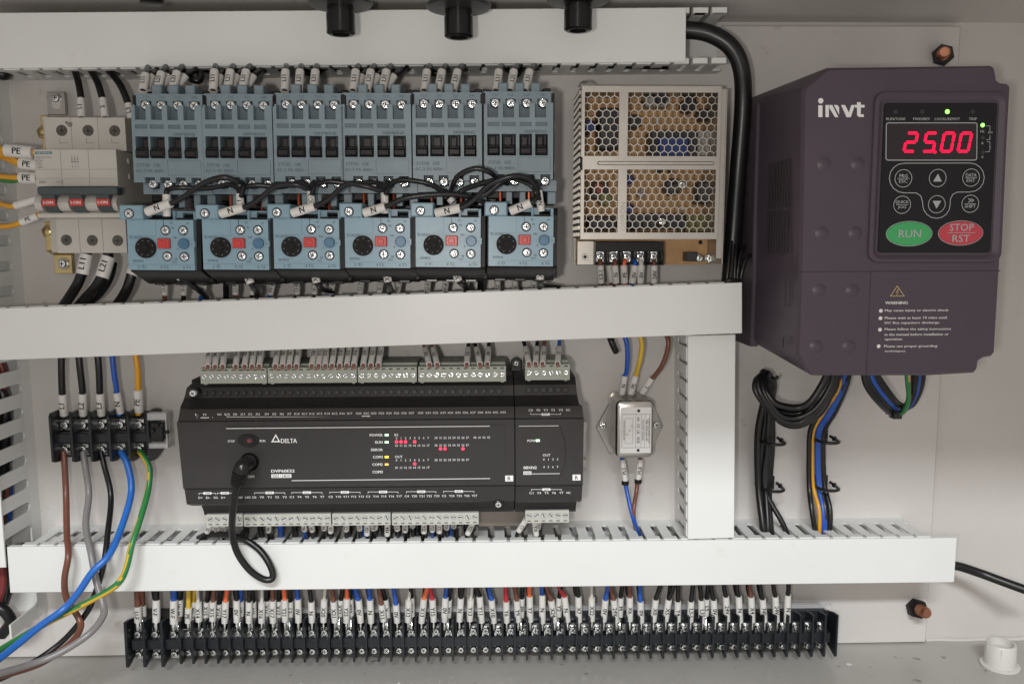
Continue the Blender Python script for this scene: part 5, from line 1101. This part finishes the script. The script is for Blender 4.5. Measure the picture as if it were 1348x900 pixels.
# -- relay tops: N sleeves, upright sleeves and the black jumper loops
NS = [((193.5, 279), (225, 267.5)), ((291, 281.5), (321, 273)), ((385, 280.5), (414.5, 271.5)), ((479.5, 280.5), (507.5, 272)), ((573.5, 280.5), (606, 274)), ((672, 278), (699, 267))]
UP = [(219.5, 285, 219, 256, '2X'), (316.5, 274, 315.5, 255, '1'), (410, 270, 409, 252, 'C-3'), (507, 281, 506, 252, ''), (596, 266, 592, 261, ''), (712.5, 278.5, 709, 251, 'NO')]
for i, ((a, b_), (c, e)) in enumerate(NS):
    A, B = P(a, b_, 103), P(c, e, 106); w = ('leftmost', 'second', 'third', 'fourth', 'fifth', 'rightmost')[i]
    nx = NS[i+1] if i < 5 else None
    if i < 5:
        ex = UP[i+1] ; tx_, ty_ = ex[2], ex[3]
        if i == 4: pts = [A, B, P(625, 262, 108), P(645, 243, 112), P(675, 232, 114), P(697, 236, 110), P(707, 252, 104), P(709, 262, 100)]
        elif i == 3: pts = [A, B, P(530, 262, 108), P(560, 257, 108), P(600, 256, 106), P(625, 262, 102), P(640, 268, 96)]
        else: pts = [A, B, P(c+18, e-9, 108), P(c+42, e-26-i*1.5, 112), P(c+68, e-34+i*4, 114), P(tx_-4, e-29+i*4, 110), P(tx_+5, ty_-12, 104), P(tx_+2, ty_+4, 100)]
    else: pts = [A, B, P(706, 256, 104), P(697, 243, 104), P(670, 234, 100), P(640, 240, 96), P(610, 250, 92), P(597, 262, 92)]
    wire(pts, 1.65, 'black', f'black jumper wire with sleeve N on top of the {w} relay', (A, B), 'N', 'wire', 'black jumpers marked N along the relays', srad=2.8, sub=6, tsize=3.3)
for i, (a, b_, c, e, tx) in enumerate(UP):
    A, B = P(a, b_, 98), P(c, e, 98); w = ('leftmost', 'second', 'third', 'fourth', 'fifth', 'rightmost')[i]
    n2 = UP[i+1] if i < 5 else None
    if i < 4: pts = [A, B, P(c+3, e-7, 96), P(c+22, e-9-i*2, 92), P(c+55, e-8-i, 90), P(n2[2]-14, n2[3]-12, 92), P(n2[2]-2, n2[3]-6, 96), P(n2[2], n2[3]+2, 97)]
    elif i == 4: pts = [A, B, P(594, 250, 102), P(603, 232, 110), P(625, 222, 114), P(645, 227, 112), P(655, 235, 100), P(668, 242, 90)]
    else: pts = [A, B, P(704, 240, 102), P(690, 233, 106), P(665, 236, 108), P(640, 255, 106), P(612, 268, 104), P(600, 274, 104)]
    wire(pts, 1.6, 'black', f'black wire with an upright sleeve behind the N sleeve on the {w} relay', (A, B), tx or None, 'wire', 'black jumpers with upright sleeves along the relays', srad=2.3, sub=6, tsize=2.4)
# lumps of the clear ties and dark leads behind the relays
for i, px in enumerate((350, 443, 638)):
    wire([P(px-12, 262, 60), P(px, 260, 64), P(px+10, 264, 62), P(px+14, 258, 60)], 1.6, 'white', f'frayed pale tape end between relays, {("left one", "middle one", "right one")[i]} of three', sub=5, name='tape_end', cat='tape')
# -- relay bottoms
RB = [(217, 'U-F', 'brown', 0), (243, 'V-F', 'black', -1), (270, 'W-F', 'blue', -3)]
RBX = [(217, 243, 270), (310, 333, 360), (391, 415, 439), (476, 502, 526), (564, 588, 615), (655, 678, 703)]
COLS = [('brown', 'black', 'blue'), ('brown', 'black', 'blue'), ('brown', 'black', 'blue'), ('brown', 'black', 'blue'), ('brown', 'black', 'black'), ('black', 'black', 'black')]
TXB = [('U-E', 'V-E', 'W-E'), ('U-B', 'V-B', 'W-B'), ('U-B', 'V-2', 'W-B'), ('U-1', 'V-1', 'W-1'), ('U-4', 'V-4', 'W-4'), ('U', 'V', 'W')]
for i in range(6):
    w = ('leftmost', 'second', 'third', 'fourth', 'fifth', 'rightmost')[i]
    for k in range(3):
        px = RBX[i][k]; dx = (0, -1, -4)[k] if i < 3 else (-2, -3, -3)[k]; 
        if i == 5: dx = 0
        A = P(px, 368, 42); B = P(px+dx, 388-i*.6, 40)
        wire([P(px, 364, 44), A, B, P(px+dx*1.5, 398, 34), P(px+dx*2, 420, 25)], 1.7, COLS[i][k], f'{COLS[i][k]} wire marked {TXB[i][k]} leaving the bottom of the {w} relay', (B, A), TXB[i][k], 'wire', 'marked wires below the relays', srad=2.2, sub=4, tsize=2.5)
DG_ = [((222, 357), (238, 365), (262, 382), (272, 392), 'X1'), ((322, 353), (330, 373), (338, 385), (336, 394), 'X2-1'), ((413, 353), (417, 372), (424, 380), (437, 384), 'X2-2'), ((508, 353), (511, 371), (516, 384), (520, 392), 'X2-3'), ((596, 350), (604, 370), (612, 377), (618, 387), 'X2-4'), ((711, 349), (711, 368), (716, 376), (736, 379), 'X40')]
for i, (a, b_, c, e, tx) in enumerate(DG_):
    A, B = P(*a, 72), P(*b_, 72); w = ('leftmost', 'second', 'third', 'fourth', 'fifth', 'rightmost')[i]
    wire([A, B, P(*c, 58), P(*e, 40)], 1.9, 'black', f'black control wire marked {tx} curling out under the {w} relay', (B, A), tx, 'wire', 'control wires under the relays', srad=2.6, sub=6, tsize=2.8)
wire([P(297, 364, 40), P(297.5, 385, 36), P(297, 410, 25)], 2.0, 'black', 'plain black wire dropping between the first two relays', sub=3)
wire([P(632, 262, 50), P(634, 330, 52), P(632, 380, 45), P(632, 400, 28)], 2.0, 'black', 'plain black wire dropping between the fifth and the rightmost relay', sub=4)
# -- breaker wires
for i, (pts, s, tx) in enumerate(((((107, 157, 52), (107, 132, 45), (103, 108, 36), (98, 92, 30)), ((107.5, 156, 52), (106.5, 131, 46)), 'L1'), (((138, 157, 52), (135, 132, 45), (128, 108, 36), (118, 90, 28)), ((138.5, 156, 52), (135.5, 131, 46)), '2'), (((173, 157, 46), (168, 135, 44), (157, 110, 36), (140, 90, 28)), ((173, 157, 47), (169, 137, 45)), 'L3'))):
    wire([P(*p) for p in pts], 2.3, 'black', f'thick black wire entering the breaker from above, {("left", "middle", "right")[i]} of three', (P(*s[0]), P(*s[1])), tx, 'wire', 'thick black breaker wires', srad=2.6, tsize=3.0)
for i, (pts, s, tx) in enumerate(((((113, 330, 48), (110, 350, 50), (104, 370, 48), (92, 390, 40), (78, 410, 25)), ((114, 335, 49), (109, 361, 51)), 'L11'), (((143, 330, 50), (138, 352, 54), (128, 375, 50), (112, 393, 40), (95, 412, 25)), ((143, 338, 51), (134, 365, 54)), 'L21'), (((176, 352, 42), (172, 366, 44), (166, 383, 42), (153, 403, 34), (140, 418, 25)), ((179, 348, 42), (173, 362, 44)), None), (((148, 345, 38), (143, 365, 40), (130, 385, 36), (112, 400, 28)), None, None))):
    wire([P(*p) for p in pts], 3.5, 'black', ('thick black wire marked L11 below the breaker', 'thick black wire marked L21 below the breaker', 'thick black wire with a plain sleeve right of L21 below the breaker', 'thick black wire half hidden behind the one marked L21')[i], (P(*s[1]), P(*s[0])) if s else None, tx, 'wire', 'thick black breaker wires', srad=4.4, tsize=4.0)
PE = [((44, 201), (8, 198), (-3, 195), (-25, 200), 'PE'), ((50, 218), (27, 215), (10, 205), (-15, 203), 'PE'), ((50, 235), (27, 234), (8, 233), (-20, 230), 'PE'), ((50, 262), (20, 271), (6, 270), (-20, 262), None), ((50, 284), (28, 293), (8, 298), (-20, 297), 'PE')]
for i, (a, b_, c, e, tx) in enumerate(PE):
    A, B = P(*a, 60), P(*b_, 60)
    wire([P(a[0]+8, a[1]-1, 52), A, B, P(*c, 55), P(*e, 45)], 1.75, ('yellow ochre', 'yellow ochre') if 0 else 'yellow ochre', ['yellow wire with the topmost thick PE sleeve, left of the breaker', 'yellow wire with the second PE sleeve from the top, left of the breaker', 'yellow wire with the third PE sleeve from the top, left of the breaker', 'yellow wire with an unmarked sleeve beside the breaker levers', 'yellow wire with the lowest small PE sleeve, left of the breaker'][i], (B, A), tx, 'wire', 'yellow earth wires left of the breaker', srad=(4.2, 3.8, 4.0, 2.6, 2.6)[i], tsize=(3.9, 3.5, 3.7, 2.5, 2.5)[i])
    if i in (0, 1, 2): wire([P(b_[0]-1, b_[1]+3, 57), P(c[0], c[1]+5, 52), P(e[0], e[1]-6+4*i, 42)], 1.6, 'green' if i == 2 else 'yellow ochre', f'thin {"green" if i == 2 else "yellow"} lead under the {ORD[i]} PE sleeve from the top', sub=5)
# -- power supply terminals
for i, (px, tx, col) in enumerate(((790, 'L3-1', 'brown'), (810, 'N', 'brown'), (823, 'PE', 'orange'), (835, '0V', 'blue'), (843, '0V', 'white'), (861, '24V', 'brown'))):
    A, B = P(px+(0, -1, -2, 1, 1, 0)[i], 349, 32), P(px+(1, 1, -1, -3, 0, 0)[i], 372.5, 30)
    wire([P(px, 343, 30), A, B, P(px, 384, 28), P(px, 400, 25)], 1.7, col, f'{col} wire marked {tx} below the power supply, {ORD[i]} from the left', (B, A), tx, 'wire', 'marked wires below the power supply', srad=2.5, sub=3, tsize=2.7)
wire([P(803, 347, 24), P(804, 365, 24), P(809, 385, 24)], 1.9, 'brown', 'brown lead with a plain sleeve hidden behind N below the power supply', (P(806, 371, 24), P(802, 349, 24)), None, srad=2.8, sub=3)
# -- mains filter
wire([P(800, 436, 30), P(806, 452, 34), P(811, 463, 30)], 2.3, 'black', 'short black wire end poking out below the middle duct near the filter')
for i, (pts, s, tx, col) in enumerate(((((818, 432, 30), (825, 452, 32), (826, 475, 30), (824, 495, 24), (819, 518, 20)), ((818.5, 518, 20), (822, 494, 24)), 'N', 'blue'), (((839, 432, 30), (845, 452, 32), (842, 475, 30), (837, 495, 24), (831, 518, 20)), ((830.5, 518, 20), (836.5, 494, 24)), 'PE', ('yellow', 'yellow')), (((872, 432, 30), (880, 450, 36), (873, 478, 32), (860, 497, 26), (845, 518, 20)), ((845.5, 517, 20), (858, 497, 25)), 'L', 'brown'))):
    wire([P(*p) for p in pts], 1.75, col, f'{("blue", "yellow", "brown")[i]} wire marked {tx} from the middle duct into the top of the metal filter', (P(*s[0]), P(*s[1])), tx, 'wire', 'wires of the metal filter', srad=2.4, tsize=2.6)
for i, (pts, s, tx, col) in enumerate(((((819, 600, 18), (821, 625, 20), (825, 645, 22), (833, 680, 30), (842, 704, 22)), ((823, 634, 21), (819, 605, 18)), 'PLS', 'blue'), (((842, 600, 18), (840, 625, 20), (838, 645, 22), (834, 675, 30), (838, 702, 20)), ((840, 632, 21), (843, 605, 18)), 'PLR', 'brown'))):
    wo = wire([P(*p) for p in pts], 1.6, col, f'{col} wire marked {tx} from the bottom of the metal filter to the bottom duct', (P(*s[0]), P(*s[1])), tx, 'wire', 'wires of the metal filter', srad=2.3, tsize=2.5)
    b = MB(); o = Vector(P(*pts[0])); c_ = Vector(P(*s[0]))-o; b.rod(c_-Vector((0, 2, 0)), (0, 1, 0), [(0, 2.2), (0, 2.7), (3, 2.7), (3, 2.2)], 14); so = bpy.data.objects.new('collar', b.mesh('collar', ['black'])); COL.objects.link(so); so.parent = wo
# -- five pole block
for i, (pts, s, tx, col) in enumerate(((((81, 462, 30), (81, 490, 30), (82, 518, 26), (84, 548, 20)), ((84.5, 546, 20), (82, 518, 25)), 'L1', 'black'), (((103, 462, 30), (106, 490, 30), (109, 518, 26), (109, 548, 20)), ((109.5, 546, 20), (108.5, 517, 25)), 'L2', 'black'), (((128, 460, 30), (130.5, 490, 30), (131.5, 518, 26), (132.5, 548, 20)), ((133.5, 546, 20), (131.5, 517, 25)), 'L3', 'black'), (((147, 460, 30), (150, 490, 30), (154, 516, 26), (157, 546, 20)), ((158.5, 543, 20), (153.5, 516, 25)), 'N', 'blue'), (((177, 458, 30), (181, 485, 30), (182, 512, 26), (182, 545, 20)), ((183, 541, 20), (182, 512, 25)), 'PE', 'yellow ochre'))):
    wire([P(*p) for p in pts], (2.4, 2.4, 2.4, 2.0, 2.2)[i], col, f'{col} wire marked {tx} dropping from the middle duct to the five pole block', (P(*s[0]), P(*s[1])), tx, 'wire', 'feed wires above the five pole block', srad=(2.9, 2.9, 2.9, 2.7, 3.4)[i], tsize=3.9)
LW = [('brown', 2.15, ((84, 594, 22), (85, 612, 24), (87, 650, 26), (88, 700, 44), (90, 730, 60), (85, 762, 62), (88, 788, 60), (103, 812, 62), (106, 826, 66), (92, 846, 78), (50, 874, 100), (-25, 896, 130)), 'brown insulated wire from the first pole sweeping down to the lower left corner'),
 ('grey', 2.3, ((109, 594, 22), (112, 612, 24), (117, 650, 26), (113, 690, 44), (120, 728, 60), (127, 765, 66), (136, 797, 72), (135, 812, 78), (117, 834, 88), (80, 858, 96), (40, 874, 106), (-25, 893, 135)), 'grey wire from the second pole bending at the strip and sweeping left'),
 ('black', 2.0, ((133, 594, 22), (137, 612, 24), (146, 652, 26), (142, 700, 46), (136, 745, 60), (124, 784, 58), (114, 806, 58), (88, 838, 62), (58, 862, 70), (20, 884, 85), (-25, 903, 110)), 'black wire from the third pole crossing behind the blue one'),
 ('lightblue', 2.35, ((159, 594, 22), (168, 612, 26), (173, 645, 30), (163, 685, 46), (145, 728, 66), (122, 752, 74), (104, 778, 76), (85, 800, 78), (52, 824, 90), (20, 850, 105), (-25, 885, 130)), 'bright blue wire curving in front of the bottom duct to the left edge'),
 (('green', 'yellow'), 2.15, ((184, 594, 22), (191, 604, 26), (197, 618, 28), (195, 645, 34), (185, 682, 50), (174, 715, 62), (167, 745, 66), (159, 763, 68), (143, 777, 70), (102, 799, 72), (60, 820, 80), (20, 843, 95), (-25, 870, 120)), 'green and yellow striped earth wire curving to the left edge')]
for col, r, pts, lb in LW: wire([P(*p) for p in pts], r, col, lb, None, None, 'wire', 'supply wires of the five pole block', sub=7, n=12, twist=3.3)
# dark wires in the left duct and below it
for i, (pts, col) in enumerate(((((-20, 700, 20), (2, 722, 22), (6, 750, 20), (0, 790, 20)), 'black'), (((-20, 690, 12), (10, 735, 14), (14, 760, 14), (2, 800, 14)), 'black'), (((-20, 735, 28), (0, 738, 28), (4, 770, 28), (-6, 800, 28)), 'dark red'), (((-30, 800, 30), (0, 800, 34), (14, 817, 30), (2, 835, 28)), 'black'), (((-20, 590, 14), (3, 602, 14), (12, 640, 14), (10, 690, 14)), 'blue'), (((-20, 560, 20), (5, 600, 18), (9, 640, 18), (4, 690, 18)), 'brown'), (((-20, 500, 20), (4, 520, 20), (6, 590, 20), (2, 640, 20)), 'black'), (((-25, 84, 25), (-5, 94, 26), (4, 98, 26), (9, 97, 20)), 'black'), (((-10, 470, 22), (4, 490, 20), (2, 560, 20)), 'dark red'))):
    wire([P(*p) for p in pts], 4.2 if col == 'black' else 2.6, col, f'{col} wire inside the left duct, {["low in its open lower end", "beside the lowest slots", "in the gap left of the bottom duct", "curling at the bottom left edge", "seen through the lower slots", "next to a blue wire in the lower slots", "behind the middle slots", "in its top opening", "behind the upper middle slots"][i]}', sub=6)
# wires lying in the bottom duct, dark behind its slots
for i in range(7):
    y = 718+i*5; wire([P(30+i*14, y, 12+4*(i % 3)), P(300, y+random.uniform(-5, 5), 20), P(600, y+random.uniform(-5, 5), 15+i), P(900, y, 20), P(1080-i*30, y+random.uniform(-4, 4), 14)], 2.4, ('black', 'black', 'blue', 'black', 'dark red', 'black', 'black')[i], f'{("black", "black", "blue", "black", "dark red", "black", "black")[i]} wire lying inside the bottom duct, dimly seen through its slots', sub=4, group='wires inside the bottom duct')
for i in range(5):
    y = 50+i*9; wire([P(-10, y, 16), P(300, y+4, 22), P(600, y-3, 16), P(880, y, 22)], 3, 'black', 'black wire lying inside the top duct, dimly seen through its slots', sub=4, group='wires inside the top duct')
for i in range(14):
    px = 322+i*22.6; wire([P(px, 684, 34), P(px+2-4*(i % 2), 696, 34), P(px+(i % 3)*2, 712, 24)], 2.2, ('black', 'black', 'blue', 'black', 'black')[i % 5], 'short dark wire end entering the slots of the bottom duct right below the controller', sub=3, group='short dark wires entering the bottom duct')
# -- big cables
wire([P(880, 44, 34), P(905, 40, 38), P(935, 45, 42), P(962, 62, 44), P(976, 92, 42), P(978, 140, 36), P(972, 220, 30), (*U(966, 300, 30), 30), P(962, 350, 30), P(958, 395, 30)], 5.9, 'black', 'thick black cable bending out of the top duct and down beside the purple grey drive', None, None, 'cable', sub=8, n=16)
for i, pts in enumerate((((975, 366, 44), (978, 352, 44), (984, 338, 42), (996, 334, 36)), ((970, 370, 46), (972, 350, 46), (976, 332, 42), (980, 325, 36)), ((955, 385, 46), (957, 366, 48), (960, 340, 46), (962, 318, 40)), ((966, 385, 48), (967, 362, 48), (968, 340, 46), (969, 322, 40)))):
    wire([P(*p) for p in pts], 1.5, 'black', f'thin black wire fanning out above the middle duct beside the thick cable, {ORD[i]} of four', sub=6)
wire([P(1240, 742, 24), P(1262, 745, 24), P(1290, 754, 26), P(1320, 765, 34), P(1375, 785, 50)], 3.4, 'black', 'black cable leaving the right end of the bottom duct towards the right edge', None, None, 'cable', sub=8, n=12)
T = Thing('programming_cable', 'black cable with a ribbed round plug in the controller socket looping over the bottom duct', 'cable', U(328, 607, 0), 0)
q = MB(); q.tube([T.p(328.5, 607.5, 74.5), T.p(326, 609, 84), T.p(320, 613, 91), T.p(316, 622, 92)], 4.9, 18, 4); T.part('plug', q, ['blackg'])
pp = [T.p(316.5, 619, 92), T.p(314, 629, 90), T.p(311, 638, 88)]
q = MB(); q.tube(pp, lambda t: 4.1-.9*t, 16, 8)
for k in range(5):
    a = Vector(pp[0]).lerp(Vector(pp[2]), .12+k*.17); ax = (Vector(pp[2])-Vector(pp[0])).normalized(); q.rod(a, ax, [(0, 4.2-.15*k), (.2, 4.7-.2*k), (1.2, 4.7-.2*k), (1.4, 4.2-.15*k)], 16)
T.part('strain_relief', q, ['black'])
q = MB(); q.tube([T.p(*p) for p in ((312, 636, 88), (309, 655, 84), (306, 680, 78), (306, 704, 68), (313, 728, 64), (328, 749, 62), (345, 761, 60), (357, 762, 59), (359, 753, 58), (352, 737, 57), (340, 722, 55), (322, 710, 53), (300, 704, 46), (275, 703, 38), (262, 708, 30))], 2.35, 12, 8); T.part('cord', q, [WM['black']])
# -- drive bundles
random.seed(11)
for i in range(11):
    o = [random.uniform(-4.5, 4.5), random.uniform(-4.5, 4.5), random.uniform(-3, 3)]; k = (i-5)*1.75; z9 = [(random.uniform(-2.6, 2.6), random.uniform(-2.6, 2.6)) for _ in range(14)]
    pts = [(1098+k*.8, 486, 62), (1092+k, 505, 60), (1074+k*.8, 533+k*.6, 58), (1050+k*.2, 549+k*1.2, 54), (1024-k*.1, 543+k*1.0, 52), (1006-k*.6, 520, 50), (1001-k*.7, 502-k*.2, 46), (1007, 493-abs(k)*.3, 38), (1015+k*.2, 502, 30), (1012+k*.5, 530, 20), (1007+k*.8, 575, 14), (1006+k*.7, 640, 14), (1009+k*.5+(18 if i == 7 else 0), 690, 24), (1012+k*.5+(24 if i == 7 else 0), 712, 26)]
    wire([P(p[0]+o[0]*.4+z9[j][0], p[1]+o[1]*.4+z9[j][1], p[2]+o[2]) for j, p in enumerate(pts)], 2.1 if i % 3 else 2.6, 'black', 'black strand of the looped wire bundle hanging below the left corner of the drive', None, None, 'wire', 'black wires of the looped bundle below the drive', sub=6)
for i, (dx, col) in enumerate(((-9, 'black'), (-5, 'yellow ochre'), (1.5, 'blue'), (6.5, 'black'), (9.5, 'black'), (4, 'blue'))):
    jj = random.uniform(-2, 2); pts = [(1110+dx, 486, 40), (1106+dx*.6+jj, 510, 34), (1090+dx, 540+jj, 24), (1076+dx, 566, 16), (1074+dx, 600, 14), (1075+dx*1.05+jj*.6, 640, 15), (1080+jj+dx*(1.2 if i != 1 else .6), 672, 24), (1083+dx*.9, 708, 26)]
    wire([P(*p) for p in pts], (1.5 if i == 1 else 1.9) if col != 'black' else 2.0, col, f'{("left black", "yellow", "front blue", "black", "rightmost black", "rear blue")[i]} wire of the right bundle below the drive{"" if i != 3 else ", beside the blue ones"}', None, None, 'wire', 'coloured wires of the right bundle below the drive', sub=6)
for i, (k, col) in enumerate(((-7, 'black'), (-3, 'black'), (1.5, 'blue'), (6, 'black'), (9, 'black'))):
    pts = [(1143+k, 486, 62), (1148+k, 503-k*.6, 60), (1163+k*.8, 524-k*.8, 54), (1180+k*.5, 540-k*.8, 40), (1194+k*.6, 536-k*.3, 36), (1205+k*.5, 517, 44), (1208+k*.7, 500, 52), (1208+k*.7, 486, 56)]
    wire([P(*p) for p in pts], 2.2, col, f'{("outermost black", "second black", "blue", "inner black", "innermost black")[i]} wire of the short hanging loop at the drive\'s lower right', None, None, 'wire', 'wires of the short loop below the drive', sub=6)
wire([P(*p) for p in ((1193, 486, 64), (1195, 505, 62), (1196, 525, 56), (1190, 541, 48), (1180, 545, 42), (1172, 538, 38))], 1.7, ('yellow', 'green'), 'green and yellow wire of the short loop at the lower right of the drive', sub=6)
T = Thing('tie_knot', 'black cable tie knot at the bottom of the short wire loop', 'cable tie', U(1181, 546, 30)); q = MB(); x, z = T.u(1181, 547, 44); q.box(x-3, x+3, z-2.2, z+2.4, 38, 46, .8); q.tube([(x-6, z+1, 40), (x, z+3, 47), (x+5, z+6, 42)], 1, 6, 4); T.part('tie_head', q, ['tie'])
for i, (px, py) in enumerate(((1008, 575), (1007, 634), (1077, 573), (1077, 633))):
    T = Thing('cable_tie', ('upper black cable tie and mount on the left bundle below the drive', 'lower black cable tie and mount on the left bundle below the drive', 'upper black cable tie and mount on the bundle with yellow and blue', 'lower black cable tie and mount on the bundle with yellow and blue')[i], 'cable tie', U(px, py, 0), 0, 'black cable ties on adhesive mounts')
    q = MB(); q.box(-6.5, 6.5, -5, 5, .1, 3.0, .5); T.part('mount', q, ['tie'])
    q = MB(); q.tube([(-8.2, 0, 3), (-8, .4, 14), (-6, .5, 24), (0, .6, 27.5), (6, .4, 24), (8, 0, 14), (8.2, 0, 3)], 1.2, 6, 5); q.box(-10.5, -7.2, -2, 2.2, 10, 15, .6); q.box(7, 9.4, -1.6, 1.4, 9, 12, .4)
    T.part('strap', q, ['tie'])
T = Thing('tie_end', 'cut cable tie end sticking out of the looped wires', 'cable tie', U(1022, 500, 0)); q = MB(); q.tube([T.p(1016, 497, 42), T.p(1021, 499, 46), T.p(1024, 495, 46)], 1.3, 6, 4); T.part('strap', q, ['tie'])
b = MB(); b.tube([P(952, 371, 48), P(962, 369, 50), P(975, 371, 48)], 1.6, 6, 4); single('cable_tie', b, ['tie'], 'black tie round the thick cable just above the middle duct', 'cable tie')
# glare on the middle duct's cover: highlight painted as a thin white strip
b = MB(); pts = [U(612, 434, 50), U(622, 433, 50), U(634, 428, 50), U(637, 424, 50)]; b.add([(p[0], p[1]+.3*k, 50.06+k*.0) for p in pts for k in (0, 1)], [(0, 1, 3, 2), (2, 3, 5, 4), (4, 5, 7, 6)]); single('painted_glare', b, ['white'], 'short curved white glare painted in the middle of the tilted duct cover', 'painted_glare')
